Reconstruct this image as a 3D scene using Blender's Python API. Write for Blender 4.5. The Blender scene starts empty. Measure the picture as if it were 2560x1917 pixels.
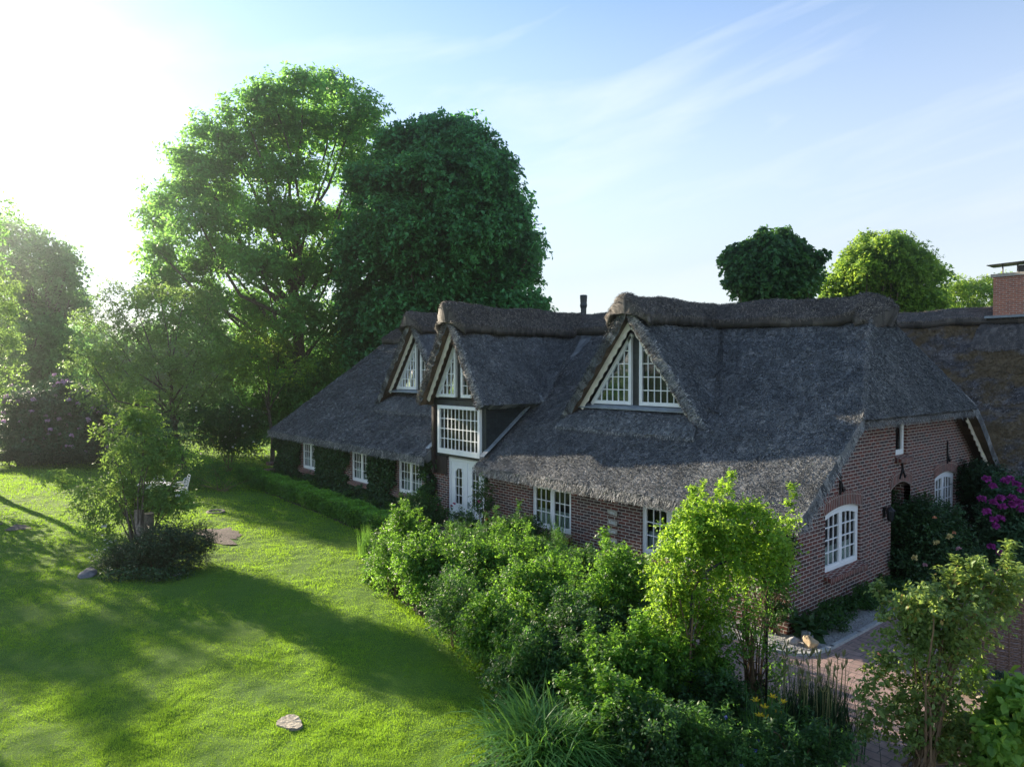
import bpy, math, random
import numpy as np
# ---------------------------------------------------------------- camera calibration (one unit = one metre)
# house corner (front left of the gable) is the origin, the long front runs along -X, the gable along +Y
YAW, PITCH, HCAM, FPX = math.radians(40.3), math.atan(30.5/1745.0), 5.6, 1745.0
K = 2560/2211
FW = np.array([-math.cos(YAW)*math.cos(PITCH), math.sin(YAW)*math.cos(PITCH), -math.sin(PITCH)])
RT = np.array([math.sin(YAW), math.cos(YAW), 0.0])
UPV = np.cross(RT, FW)
CAM = np.array([7.423, -13.995, HCAM])
SUN_AZ, SUN_EL = math.radians(8.0), math.radians(15.8)      # azimuth measured from -X towards -Y
SUN = np.array([-math.cos(SUN_EL)*math.cos(SUN_AZ), -math.cos(SUN_EL)*math.sin(SUN_AZ), math.sin(SUN_EL)])

sc = bpy.context.scene
COL = sc.collection
cd = bpy.data.cameras.new("camera"); cam = bpy.data.objects.new("camera", cd); COL.objects.link(cam)
cd.sensor_width = 36; cd.lens = FPX/2560*36; cd.clip_end = 3000; cd.clip_start = 0.1
from mathutils import Matrix, Vector
cam.matrix_world = Matrix(((RT[0], UPV[0], -FW[0], CAM[0]), (RT[1], UPV[1], -FW[1], CAM[1]),
                           (RT[2], UPV[2], -FW[2], CAM[2]), (0, 0, 0, 1)))
sc.camera = cam
sc.view_settings.view_transform = 'Standard'; sc.view_settings.look = 'None'
sc.view_settings.exposure = 1.98; sc.view_settings.gamma = 1.0
sc.render.engine = 'CYCLES'
sc.cycles.use_denoising = True
sc.cycles.max_bounces = 9; sc.cycles.diffuse_bounces = 5; sc.cycles.glossy_bounces = 2
sc.cycles.transmission_bounces = 4; sc.cycles.transparent_max_bounces = 8; sc.cycles.volume_bounces = 0
sc.cycles.sample_clamp_indirect = 4.0

# world: nishita sky with thin high cloud
w = bpy.data.worlds.new("World"); sc.world = w; w.use_nodes = True
nt = w.node_tree; nt.nodes.clear()
def N(nt, typ, **kw):
    n = nt.nodes.new(typ)
    for a, b in kw.items(): setattr(n, a, b)
    return n
out = N(nt, 'ShaderNodeOutputWorld'); bg = N(nt, 'ShaderNodeBackground')
sky = N(nt, 'ShaderNodeTexSky', sky_type='NISHITA', sun_disc=False, sun_elevation=SUN_EL,
        sun_rotation=math.atan2(SUN[0], SUN[1]), altitude=0, air_density=1.0, dust_density=0.1, ozone_density=1.6)
tc = N(nt, 'ShaderNodeTexCoord')
vr = N(nt, 'ShaderNodeVectorRotate', rotation_type='EULER_XYZ'); vr.inputs['Rotation'].default_value = (-0.20, 0.16, 0.40)
mp = N(nt, 'ShaderNodeMapping'); mp.inputs['Scale'].default_value = (1.6, 5.0, 26.0)
nz = N(nt, 'ShaderNodeTexNoise'); nz.inputs['Scale'].default_value = 0.62; nz.inputs['Detail'].default_value = 7; nz.inputs['Roughness'].default_value = 0.55; nz.inputs['Distortion'].default_value = 0.35
rp = N(nt, 'ShaderNodeValToRGB'); rp.color_ramp.elements[0].position = 0.50; rp.color_ramp.elements[1].position = 0.80
rp.color_ramp.elements[1].color = (0.36, 0.36, 0.36, 1)
mx = N(nt, 'ShaderNodeMix', data_type='RGBA'); mx.inputs['B'].default_value = (4.4, 4.5, 4.6, 1)
L_ = nt.links.new
L_(tc.outputs['Generated'], vr.inputs['Vector']); L_(vr.outputs[0], mp.inputs['Vector']); L_(mp.outputs[0], nz.inputs['Vector'])
L_(nz.outputs['Fac'], rp.inputs[0]); L_(rp.outputs[0], mx.inputs['Factor']); 
tint = N(nt, 'ShaderNodeMix', data_type='RGBA', blend_type='MULTIPLY'); tint.inputs['Factor'].default_value = 1; tint.inputs['B'].default_value = (1.04, 1.0, 1.03, 1)
L_(sky.outputs[0], tint.inputs['A']); 
sx = N(nt, 'ShaderNodeSeparateXYZ'); L_(tc.outputs['Generated'], sx.inputs[0])
hr = N(nt, 'ShaderNodeValToRGB'); hr.color_ramp.elements[0].position = 0.0; hr.color_ramp.elements[0].color = (.75, .75, .75, 1); hr.color_ramp.elements[1].position = .48; hr.color_ramp.elements[1].color = (0, 0, 0, 1)
L_(sx.outputs[2], hr.inputs[0]); hm = N(nt, 'ShaderNodeMix', data_type='RGBA'); hm.inputs['B'].default_value = (3.9, 3.85, 3.95, 1)
L_(hr.outputs[0], hm.inputs['Factor']); L_(tint.outputs['Result'], hm.inputs['A']); L_(hm.outputs['Result'], mx.inputs['A'])
L_(mx.outputs['Result'], bg.inputs[0]); L_(bg.outputs[0], out.inputs[0]); bg.inputs[1].default_value = 0.085

sl = bpy.data.lights.new("sun", 'SUN'); sl.energy = 5.0; sl.angle = math.radians(0.5); sl.color = (1.0, 0.86, 0.66)
so = bpy.data.objects.new("sun", sl); COL.objects.link(so)
so.rotation_euler = Vector(SUN).to_track_quat('Z', 'Y').to_euler(); so.location = (-30, -20, 40)

# ---------------------------------------------------------------- helpers
rng = np.random.default_rng(7)
def ray(u, v): return FW + RT*(u*K-1280)/FPX + UPV*(958.5-v*K)/FPX
def at(u, v, dep): return CAM + ray(u, v)*dep
def gz(u, v, z=0.0):
    d = ray(u, v); return CAM + d*(z-CAM[2])/d[2]
def unit(a): return a/np.maximum(np.linalg.norm(a, axis=-1, keepdims=True), 1e-9)

def tag(o, label=None, cat=None, group=None, kind=None):
    if label: o['label'] = label
    if cat: o['category'] = cat
    if group: o['group'] = group
    if kind: o['kind'] = kind
    return o
def empty(name, loc, label, cat, group=None):
    o = bpy.data.objects.new(name, None); COL.objects.link(o); o.location = [float(c) for c in loc]
    o.empty_display_size = 0.3
    return tag(o, label, cat, group)
def link(name, me, parent=None):
    o = bpy.data.objects.new(name, me); COL.objects.link(o)
    if parent is not None:
        o.parent = parent
        if parent.parent is None: o.matrix_parent_inverse = Matrix.Translation(-Vector(parent.location))
    return o
def npmesh(name, V, Fc, mats, parent=None, v=None, smooth=False, midx=None, uv=None):
    """V (n,3), Fc (m,k) constant-size faces"""
    me = bpy.data.meshes.new(name); V = np.asarray(V, np.float32); Fc = np.asarray(Fc, np.int32)
    m, k = Fc.shape
    me.vertices.add(len(V)); me.vertices.foreach_set('co', V.ravel())
    me.loops.add(m*k); me.loops.foreach_set('vertex_index', Fc.ravel())
    me.polygons.add(m); me.polygons.foreach_set('loop_start', np.arange(0, m*k, k, dtype=np.int32))
    try: me.polygons.foreach_set('loop_total', np.full(m, k, np.int32))
    except Exception: pass
    if midx is not None: me.polygons.foreach_set('material_index', np.asarray(midx, np.int32))
    if smooth: me.polygons.foreach_set('use_smooth', np.ones(m, bool))
    me.update(calc_edges=True)
    if v is not None:
        a = me.attributes.new('v', 'FLOAT', 'FACE'); a.data.foreach_set('value', np.asarray(v, np.float32))
    if uv is not None:
        l = me.uv_layers.new(name='UVMap'); l.data.foreach_set('uv', np.asarray(uv, np.float32).ravel())
    for q in (mats if isinstance(mats, (list, tuple)) else [mats]): me.materials.append(q)
    return link(name, me, parent)

class MB:
    def __init__(s): s.V = []; s.F = []; s.M = []; s.UV = []
    def face(s, pts, m=0, uv=None):
        b = len(s.V); s.V += [tuple(float(c) for c in p) for p in pts]; s.F.append(list(range(b, b+len(pts)))); s.M.append(m)
        if uv is None:
            P = np.array(pts, float); n = np.cross(P[1]-P[0], P[2]-P[0])
            if np.linalg.norm(n) < 1e-9 and len(P) > 3: n = np.cross(P[2]-P[0], P[3]-P[0])
            a = int(np.argmax(np.abs(n)))
            uv = [((p[1], p[2]), (p[0], p[2]), (p[0], p[1]))[a] for p in P]
        s.UV.append(uv)
    def box(s, lo, hi, m=0):
        x0, y0, z0 = lo; x1, y1, z1 = hi
        c = [(x0,y0,z0),(x1,y0,z0),(x1,y1,z0),(x0,y1,z0),(x0,y0,z1),(x1,y0,z1),(x1,y1,z1),(x0,y1,z1)]
        for f in ((0,3,2,1),(4,5,6,7),(0,1,5,4),(1,2,6,5),(2,3,7,6),(3,0,4,7)): s.face([c[i] for i in f], m)
    def bar(s, p0, p1, wv, dv, m=0):
        """box from p0 to p1, wv and dv are full-width vectors of the section"""
        p0, p1, wv, dv = (np.array(a, float) for a in (p0, p1, wv, dv))
        c = [p0-wv/2-dv/2, p0+wv/2-dv/2, p0+wv/2+dv/2, p0-wv/2+dv/2]; e = [q+(p1-p0) for q in c]
        s.face([c[0],c[3],c[2],c[1]], m); s.face(e, m)
        for i in range(4):
            j = (i+1) % 4; s.face([c[i], c[j], e[j], e[i]], m)
    def tube(s, pts, rad, n=7, m=0):
        pts = [np.array(p, float) for p in pts]; rings = []
        for i, p in enumerate(pts):
            d = unit(pts[min(i+1, len(pts)-1)]-pts[max(i-1, 0)])
            a = np.cross(d, (0, 0, 1.0) if abs(d[2]) < .9 else (1.0, 0, 0)); a = unit(a); b = np.cross(d, a)
            r = rad[i] if hasattr(rad, '__len__') else rad
            rings.append([p+r*(math.cos(t)*a+math.sin(t)*b) for t in np.linspace(0, 2*math.pi, n, endpoint=False)])
        for i in range(len(rings)-1):
            for j in range(n):
                q = (j+1) % n; s.face([rings[i][j], rings[i][q], rings[i+1][q], rings[i+1][j]], m)
        s.face(rings[-1], m); s.face(rings[0][::-1], m)
    def build(s, name, mats, parent=None, smooth=False, bevel=0):
        me = bpy.data.meshes.new(name); me.from_pydata(s.V, [], s.F)
        for q in (mats if isinstance(mats, (list, tuple)) else [mats]): me.materials.append(q)
        me.polygons.foreach_set('material_index', np.array(s.M, np.int32))
        l = me.uv_layers.new(name='UVMap'); l.data.foreach_set('uv', np.array([c for f in s.UV for p in f for c in p], np.float32))
        if smooth: me.polygons.foreach_set('use_smooth', np.ones(len(s.F), bool))
        if smooth or bevel:
            import bmesh
            bm = bmesh.new(); bm.from_mesh(me); bmesh.ops.remove_doubles(bm, verts=bm.verts, dist=1e-4); bm.to_mesh(me); bm.free()
        me.update()
        o = link(name, me, parent)
        if bevel:
            b = o.modifiers.new('bevel', 'BEVEL'); b.width = bevel; b.segments = 2; b.limit_method = 'ANGLE'
        return o

# ---------------------------------------------------------------- materials
def mat(name):
    m = bpy.data.materials.new(name); m.use_nodes = True; nt = m.node_tree
    return m, nt, nt.nodes['Principled BSDF'], nt.nodes['Material Output']
def noise(nt, scale, detail=4, vec=None, rough=.55):
    n = N(nt, 'ShaderNodeTexNoise'); n.inputs['Scale'].default_value = scale; n.inputs['Detail'].default_value = detail; n.inputs['Roughness'].default_value = rough
    if vec is not None: nt.links.new(vec, n.inputs['Vector'])
    return n
def ramp(nt, fac, stops):
    r = N(nt, 'ShaderNodeValToRGB'); e = r.color_ramp.elements
    e[0].position, e[0].color = stops[0][0], (*stops[0][1], 1); e[1].position, e[1].color = stops[-1][0], (*stops[-1][1], 1)
    for p, c in stops[1:-1]:
        q = e.new(p); q.color = (*c, 1)
    nt.links.new(fac, r.inputs[0]); return r
def bump(nt, h, strength, dist, bsdf):
    b = N(nt, 'ShaderNodeBump'); b.inputs['Strength'].default_value = strength; b.inputs['Distance'].default_value = dist
    nt.links.new(h, b.inputs['Height']); nt.links.new(b.outputs[0], bsdf.inputs['Normal']); return b
def simple(name, col, rough=.6, nscale=6, var=.25, bmp=.2, metallic=0.0, bdist=.01):
    m, nt, p, o = mat(name); tc = N(nt, 'ShaderNodeTexCoord')
    n = noise(nt, nscale, 5, tc.outputs['Object'])
    r = ramp(nt, n.outputs['Fac'], [(.3, tuple(c*(1-var) for c in col)), (.7, tuple(min(1, c*(1+var)) for c in col))])
    nt.links.new(r.outputs[0], p.inputs['Base Color']); p.inputs['Roughness'].default_value = rough; p.inputs['Metallic'].default_value = metallic
    if bmp: bump(nt, n.outputs['Fac'], bmp, bdist, p)
    return m
def leafmat(name, dark, light, trans, tf=.45, rough=.42, spec=.5, old=None):
    m, nt, p, o = mat(name); rough = max(rough+.12, .5); spec = min(spec, .42)
    a = N(nt, 'ShaderNodeAttribute', attribute_name='v')
    st = [(0, dark), (.85, light)] + ([(1.0, old)] if old else [(1.0, tuple(c*1.25 for c in light))])
    r = ramp(nt, a.outputs['Fac'], st)
    nt.links.new(r.outputs[0], p.inputs['Base Color']); p.inputs['Roughness'].default_value = rough
    p.inputs['Specular IOR Level'].default_value = spec
    t = N(nt, 'ShaderNodeBsdfTranslucent')
    r2 = ramp(nt, a.outputs['Fac'], [(0, tuple(c*.6 for c in trans)), (1, trans)])
    nt.links.new(r2.outputs[0], t.inputs['Color'])
    x = N(nt, 'ShaderNodeMixShader'); x.inputs[0].default_value = tf
    nt.links.new(p.outputs[0], x.inputs[1]); nt.links.new(t.outputs[0], x.inputs[2]); nt.links.new(x.outputs[0], o.inputs[0])
    return m
def thatchmat(name, lo, mid, hi, moss=None):
    m, nt, p, o = mat(name)
    a = N(nt, 'ShaderNodeAttribute', attribute_name='v'); tc = N(nt, 'ShaderNodeTexCoord')
    n1 = noise(nt, 1.3, 5, tc.outputs['Object']); n2 = noise(nt, 55, 3, tc.outputs['Object'])
    ad = N(nt, 'ShaderNodeMath', operation='ADD'); nt.links.new(a.outputs['Fac'], ad.inputs[0])
    mm = N(nt, 'ShaderNodeMath', operation='MULTIPLY_ADD'); mm.inputs[1].default_value = .5; mm.inputs[2].default_value = -.25
    nt.links.new(n1.outputs['Fac'], mm.inputs[0]); nt.links.new(mm.outputs[0], ad.inputs[1])
    m2 = N(nt, 'ShaderNodeMath', operation='MULTIPLY_ADD'); m2.inputs[1].default_value = .6; m2.inputs[2].default_value = -.3
    nt.links.new(n2.outputs['Fac'], m2.inputs[0]); a2 = N(nt, 'ShaderNodeMath', operation='ADD')
    nt.links.new(ad.outputs[0], a2.inputs[0]); nt.links.new(m2.outputs[0], a2.inputs[1])
    r = ramp(nt, a2.outputs[0], [(0.05, lo), (.5, mid), (.98, hi)])
    col = r.outputs[0]
    if moss:
        n3 = noise(nt, .55, 6, tc.outputs['Object'], .65); rr = ramp(nt, n3.outputs['Fac'], [(.42, (0, 0, 0)), (.52, (.85, .85, .85))])
        x = N(nt, 'ShaderNodeMix', data_type='RGBA'); x.inputs['B'].default_value = (*moss, 1)
        nt.links.new(rr.outputs[0], x.inputs['Factor']); nt.links.new(col, x.inputs['A']); col = x.outputs['Result']
    nt.links.new(col, p.inputs['Base Color']); p.inputs['Roughness'].default_value = .75; p.inputs['Specular IOR Level'].default_value = .35
    bump(nt, n2.outputs['Fac'], .5, .02, p)
    return m
def brickmat(name, c1, c2, mortar, bw=.25, bh=.0833, ms=.011, sat=1, rough=.75):
    m, nt, p, o = mat(name); uv = N(nt, 'ShaderNodeUVMap')
    b = N(nt, 'ShaderNodeTexBrick'); b.offset = .5
    for k_, v_ in (('Scale', 1.0), ('Mortar Size', ms), ('Mortar Smooth', .15), ('Bias', 0.0), ('Brick Width', bw), ('Row Height', bh)): b.inputs[k_].default_value = v_
    b.inputs['Color1'].default_value = (*c1, 1); b.inputs['Color2'].default_value = (*c2, 1); b.inputs['Mortar'].default_value = (*mortar, 1)
    nt.links.new(uv.outputs[0], b.inputs['Vector'])
    n = noise(nt, 9, 5, uv.outputs[0]); mu = N(nt, 'ShaderNodeMix', data_type='RGBA', blend_type='MULTIPLY'); mu.inputs['Factor'].default_value = .75
    r = ramp(nt, n.outputs['Fac'], [(.25, (.55, .55, .55)), (.75, (1.3, 1.3, 1.3))])
    nt.links.new(b.outputs['Color'], mu.inputs['A']); nt.links.new(r.outputs[0], mu.inputs['B']); nt.links.new(mu.outputs['Result'], p.inputs['Base Color'])
    p.inputs['Roughness'].default_value = rough
    iv = N(nt, 'ShaderNodeMath', operation='SUBTRACT'); iv.inputs[0].default_value = 1; nt.links.new(b.outputs['Fac'], iv.inputs[1])
    bump(nt, iv.outputs[0], .6, .008, p)
    return m

M = {}
M['thatch'] = thatchmat('thatch', (.026, .030, .034), (.155, .168, .177), (.62, .59, .55))
M['ridge'] = thatchmat('ridge_thatch', (.022, .020, .018), (.112, .100, .090), (.42, .36, .29))
M['reed_ends'] = thatchmat('reed_ends', (.05, .035, .026), (.12, .085, .06), (.26, .19, .135))
M['old_thatch'] = thatchmat('old_thatch', (.03, .027, .027), (.12, .108, .102), (.42, .38, .34), moss=(.13, .085, .03))
M['brick'] = brickmat('brick', (.165, .046, .032), (.055, .033, .035), (.47, .44, .40), ms=.0098)
M['brick_soldier'] = brickmat('brick_soldier', (.20, .055, .04), (.10, .045, .04), (.46, .43, .38), bw=.0833, bh=.24, ms=.008)
M['chimney_brick'] = brickmat('chimney_brick', (.50, .17, .09), (.34, .12, .075), (.50, .44, .36), ms=.009)
M['slate'] = brickmat('slate', (.028, .038, .040), (.018, .024, .027), (.008, .010, .011), bw=.22, bh=.17, ms=.006, rough=.5)
M['paving'] = brickmat('paving', (.37, .25, .22), (.27, .19, .17), (.13, .115, .10), bw=.42, bh=.21, ms=.010)
M['white'] = simple('white_paint', (.86, .88, .89), .4, 3, .05, 0)
M['cream'] = simple('cream_paint', (.74, .69, .58), .6, 4, .12, .1)
M['lead'] = simple('lead_sheet', (.23, .27, .30), .45, 5, .25, .4)
M['iron'] = simple('black_iron', (.012, .012, .014), .5, 20, .2, .2)
M['darkwood'] = simple('dark_timber', (.035, .024, .02), .7, 8, .4, .4)
M['bark'] = simple('bark', (.10, .082, .062), .9, 7, .5, .8, bdist=.04)
M['stem'] = simple('green_stem', (.14, .15, .055), .6, 10, .3, 0)
M['cane'] = simple('rose_cane', (.16, .11, .06), .7, 10, .35, 0)
M['stone'] = simple('boulder_stone', (.27, .27, .28), .8, 5, .35, .6, bdist=.03)
M['ochre_stone'] = simple('ochre_stone', (.40, .30, .19), .8, 6, .4, .6, bdist=.03)
M['soil'] = simple('soil', (.055, .040, .030), .95, 14, .5, 1.0, bdist=.04)
M['turned_soil'] = simple('turned_soil', (.13, .10, .085), .95, 18, .5, 1.0, bdist=.04)
M['gravel'] = simple('gravel', (.36, .35, .34), .85, 40, .5, 1.0, bdist=.02)
M['kerb'] = simple('kerb_concrete', (.40, .41, .41), .8, 12, .18, .3)
M['furniture'] = simple('white_furniture', (.82, .82, .82), .35, 4, .03, 0)
M['cutwood'] = simple('cut_wood', (.42, .29, .17), .8, 16, .4, .6)
M['oldwood'] = simple('weathered_wood', (.24, .20, .16), .85, 14, .45, .8, bdist=.03)
M['zinc'] = simple('zinc_pot', (.13, .14, .15), .45, 8, .2, .1, .3)
M['willow'] = simple('willow', (.17, .10, .07), .7, 30, .5, .5)
M['curtain'] = simple('net_curtain', (.60, .66, .64), .9, 60, .15, .1)
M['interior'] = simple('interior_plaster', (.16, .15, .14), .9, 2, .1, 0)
M['pipe'] = simple('stove_pipe', (.03, .04, .045), .4, 6, .2, 0, .4)
M['capstone'] = simple('cap_slab', (.40, .36, .30), .8, 9, .25, .3)
M['board'] = simple('driftwood_board', (.40, .38, .33), .85, 18, .3, .5)
M['lettering'] = simple('white_lettering', (.70, .74, .76), .7, 9, .1, 0)
# glass
m, nt_, p_, o_ = mat('window_glass'); nt_.nodes.remove(p_)
g = N(nt_, 'ShaderNodeBsdfGlossy'); g.inputs['Roughness'].default_value = .02; g.inputs['Color'].default_value = (.9, .95, 1, 1)
t = N(nt_, 'ShaderNodeBsdfTransparent'); t.inputs['Color'].default_value = (.62, .70, .68, 1)
fr = N(nt_, 'ShaderNodeFresnel'); fr.inputs['IOR'].default_value = 1.45
mx_ = N(nt_, 'ShaderNodeMixShader'); nt_.links.new(fr.outputs[0], mx_.inputs[0]); nt_.links.new(t.outputs[0], mx_.inputs[1]); nt_.links.new(g.outputs[0], mx_.inputs[2]); nt_.links.new(mx_.outputs[0], o_.inputs[0])
M['glass'] = m

G = {}
G['ash'] = leafmat('ash_leaves', (0.03, 0.12, 0.04), (0.12, 0.31, 0.085), (0.4, 0.8, 0.15), .56)
G['chestnut'] = leafmat('chestnut_leaves', (0.016, 0.088, 0.034), (0.095, 0.31, 0.11), (0.2, 0.6, 0.14), .42, .4)
G['far'] = leafmat('far_leaves', (0.045, 0.12, 0.05), (0.13, 0.29, 0.1), (0.4, 0.75, 0.2), .56)
G['apple'] = leafmat('apple_leaves', (0.06, 0.12, 0.035), (0.16, 0.27, 0.08), (0.46, 0.72, 0.16), .5, .35)
G['linden'] = leafmat('linden_leaves', (0.024, 0.085, 0.027), (0.054, 0.170, 0.048), (0.180, 0.420, 0.075), .4, .38)
G['maple'] = leafmat('maple_leaves', (0.076, 0.162, 0.027), (0.170, 0.306, 0.048), (0.510, 0.750, 0.090), .5, .45)
G['rhodo'] = leafmat('rhododendron_leaves', (0.03, 0.085, 0.04), (0.09, 0.19, 0.09), (0.14, 0.3, 0.08), .25, .3, .7)
G['rose'] = leafmat('rose_leaves', (0.016, 0.07, 0.014), (0.088, 0.205, 0.032), (0.38, 0.74, 0.07), .48, .35, .5)
G['rosedark'] = leafmat('dark_rose_leaves', (0.01, 0.042, 0.015), (0.045, 0.12, 0.034), (0.18, 0.42, 0.055), .38, .35, .5)
G['climber'] = leafmat('climber_leaves', (0.04, 0.12, 0.014), (0.16, 0.3, 0.035), (0.55, 0.86, 0.08), .52, .38, .5, old=(.26, .20, .05))
G['roseold'] = leafmat('garden_rose_leaves', (0.06, 0.12, 0.03), (0.19, 0.29, 0.085), (0.5, 0.68, 0.13), .42, .28, .6, old=(.34, .22, .06))
G['elder'] = leafmat('elder_leaves', (0.04, 0.11, 0.03), (0.13, 0.25, 0.06), (0.44, 0.68, 0.12), .5, .4)
G['yew'] = leafmat('yew_needles', (0.010, 0.034, 0.013), (0.029, 0.072, 0.023), (0.056, 0.126, 0.028), .2, .5)
G['box'] = leafmat('box_leaves', (0.024, 0.1, 0.016), (0.12, 0.3, 0.035), (0.36, 0.72, 0.06), .4, .4)
G['ivy'] = leafmat('ivy_leaves', (0.017, 0.054, 0.020), (0.048, 0.119, 0.037), (0.090, 0.195, 0.030), .25, .3, .6)
G['coton'] = leafmat('cotoneaster_leaves', (0.020, 0.051, 0.020), (0.051, 0.093, 0.037), (0.090, 0.180, 0.045), .25, .4)
G['strap'] = leafmat('strap_leaves', (0.034, 0.119, 0.027), (0.102, 0.255, 0.061), (0.300, 0.600, 0.075), .4, .3, .6)
G['bigleaf'] = leafmat('big_leaves', (0.08, 0.2, 0.035), (0.2, 0.38, 0.07), (0.55, 0.85, 0.1), .45, .45)
G['herb'] = leafmat('herb_leaves', (0.018, 0.065, 0.016), (0.06, 0.15, 0.034), (0.22, 0.5, 0.06), .42, .4)
G['grass'] = leafmat('grass_blades', (.04, .12, .012), (.13, .265, .028), (.50, .82, .05), .52, .5, .35)
for nm, c in (('pink', (.62, .09, .22)), ('magenta', (.40, .06, .33)), ('lilac', (.78, .52, .78)), ('red', (.50, .02, .03)), ('whitefl', (.80, .80, .74)), ('yellowfl', (.85, .58, .03)),
              ('cream_rose', (.85, .74, .34)), ('apricot', (.80, .38, .22)), ('bluefl', (.16, .16, .62)), ('palepink', (.78, .48, .58))):
    M[nm] = leafmat(nm+'_petals', tuple(x*.7 for x in c), c, c, .35, .6, .3)

# ground material: grass sheet
m, nt_, p_, o_ = mat('lawn_grass'); tc_ = N(nt_, 'ShaderNodeTexCoord')
n1 = noise(nt_, .35, 6, tc_.outputs['Object']); n2 = noise(nt_, 30, 4, tc_.outputs['Object'])
ad = N(nt_, 'ShaderNodeMath', operation='MULTIPLY_ADD'); ad.inputs[1].default_value = .5; nt_.links.new(n2.outputs['Fac'], ad.inputs[0]); 
ad2 = N(nt_, 'ShaderNodeMath', operation='MULTIPLY'); ad2.inputs[1].default_value = .5; nt_.links.new(n1.outputs['Fac'], ad2.inputs[0]); nt_.links.new(ad2.outputs[0], ad.inputs[2])
r_ = ramp(nt_, ad.outputs[0], [(.3, (.035, .090, .012)), (.5, (.075, .160, .018)), (.72, (.13, .20, .03))])
nt_.links.new(r_.outputs[0], p_.inputs['Base Color']); p_.inputs['Roughness'].default_value = .9; p_.inputs['Specular IOR Level'].default_value = .2
bump(nt_, n2.outputs['Fac'], .8, .03, p_)
M['lawn'] = m
def relief(x, y):
    return .013*(np.sin(x*4.1+1.3*np.sin(y*3.1))*np.sin(y*4.7+1.1*np.sin(x*2.9+1))+.8*np.sin(x*9.3+2*np.sin(y*5.2))*np.sin(y*8.1+np.sin(x*7.1)))+.03

# ---------------------------------------------------------------- ground, beds, paths
gm = MB(); S_ = 1500
gm.face([(-S_, -S_, 0), (S_, -S_, 0), (S_, S_, 0), (-S_, S_, 0)])
tag(gm.build('ground', M['lawn']), kind='structure')
EDGE = np.array([(-70, -2.0), (-28.2, -1.75), (-13.2, -2.35), (-12.4, -3.3), (-9.3, -4.8), (-7.1, -5.15), (-4.8, -5.55), (-2.8, -5.85), (-1.2, -6.9), (-.3, -7.9), (.5, -9.4), (1.4, -12.0), (2.5, -20)])
def poly(name, pts, z, m_, kind='structure'):
    b = MB(); b.face([(p[0], p[1], z) for p in pts]); return tag(b.build(name, m_), kind=kind)
bedpts = [tuple(p) for p in EDGE[1:]] + [(12, -20), (12, -9.0), (5.5, -6.2), (2.6, -3.2), (1.6, -2.75), (.2, -2.75), (-9.0, -2.5), (-28.2, -.02)]
poly('flower_bed', bedpts, .004, M['soil'])
poly('paving', [(-13.2, -2.6), (-9, -2.9), (.2, -3.4), (1.2, -3.3), (2.0, -4.5), (4.0, -7.2), (12, -13), (12, 16), (-.9, 16), (-.9, 0), (-13.2, 0)], .008, M['paving'])
kp = [(.93, 13.0), (.93, 1.2), (.92, .0), (.84, -.62), (.6, -.92), (.2, -1.05), (-1.2, -1.08), (-9.8, -1.08)]
poly('gravel', [(p[0], p[1]) for p in kp]+[(-9.8, 0), (0, 0), (0, 13)], .012, M['gravel'])
kb = MB()
for a, b in zip(kp[:-1], kp[1:]):
    a = np.array((*a, .03)); b = np.array((*b, .03)); d = unit(b-a); kb.bar(a-d*.03, b+d*.03, np.cross(d, (0, 0, 1))*.09, (0, 0, .07))
tag(kb.build('kerb', M['kerb']), kind='structure')
# pebbles in the gravel strip
n = 2600; px = np.where(rng.random(n) < .72, rng.uniform(.02, .88, n), 0); py = rng.uniform(-.9, 9, n)
m2_ = px == 0; px[m2_] = rng.uniform(-6, .8, m2_.sum()); py[m2_] = rng.uniform(-1.0, -.05, m2_.sum())
r = rng.uniform(.012, .03, n)
oc = np.array([(1,0,0),(0,1,0),(-1,0,0),(0,-1,0),(0,0,.7),(0,0,-.5)], float)
V = (np.stack([px, py, np.full(n, .018)], 1)[:, None, :] + oc[None]*r[:, None, None]*rng.uniform(.7, 1.4, (n, 1, 3)))
Ff = np.array([(0,1,4),(1,2,4),(2,3,4),(3,0,4)]); Fc = (Ff[None]+np.arange(n)[:, None, None]*6).reshape(-1, 3)
tag(npmesh('pebbles', V.reshape(-1, 3), Fc, M['gravel']), 'pale pebbles strewn in the strip along the brick walls', 'pebbles', kind='stuff')

# turf: gently uneven sheet over the near lawn
gx, gy = np.meshgrid(np.arange(-32, 2.3, .11), np.arange(-20, -1.4, .11), indexing='ij')
TV = np.stack([gx, gy, relief(gx, gy)*np.clip((np.interp(gx, EDGE[:, 0], EDGE[:, 1])-gy)*3, 0, 1)*np.clip((gx+32), 0, 1)*np.clip(gy+20, 0, 1)], -1)
keep_ = gy < np.interp(gx, EDGE[:, 0], EDGE[:, 1])+.05
ix = np.arange(gx.size).reshape(gx.shape); TF = np.stack([ix[:-1, :-1], ix[1:, :-1], ix[1:, 1:], ix[:-1, 1:]], -1)[keep_[:-1, :-1] & keep_[1:, 1:]]
TV[..., 2] += .006; tag(npmesh('turf', TV.reshape(-1, 3), TF.reshape(-1, 4), M['lawn'], smooth=True), kind='structure')
# soil patches on the lawn
def blob(name, cx, cy, rx, ry, z, m_, seed, kind='structure'):
    q = np.random.default_rng(seed); pts = []
    for i in range(26):
        a = i/26*2*math.pi; rr = 1+.22*math.sin(3*a+seed)+.12*q.normal(); pts.append((cx+rx*rr*math.cos(a), cy+ry*rr*math.sin(a)))
    b = MB(); c = (cx, cy, z+.05)
    for i in range(26):
        j = (i+1) % 26; b.face([(*pts[i], z), (*pts[j], z), c])
    return tag(b.build(name, m_, smooth=True), kind=kind)
blob('bare_soil', -17.0, -6.3, 1.35, .62, .055, M['turned_soil'], 3)
blob('molehill', -22.8, -11.4, .6, .35, .05, M['turned_soil'], 5)
blob('molehill', -23.8, -12.1, .45, .3, .05, M['turned_soil'], 8)

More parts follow.
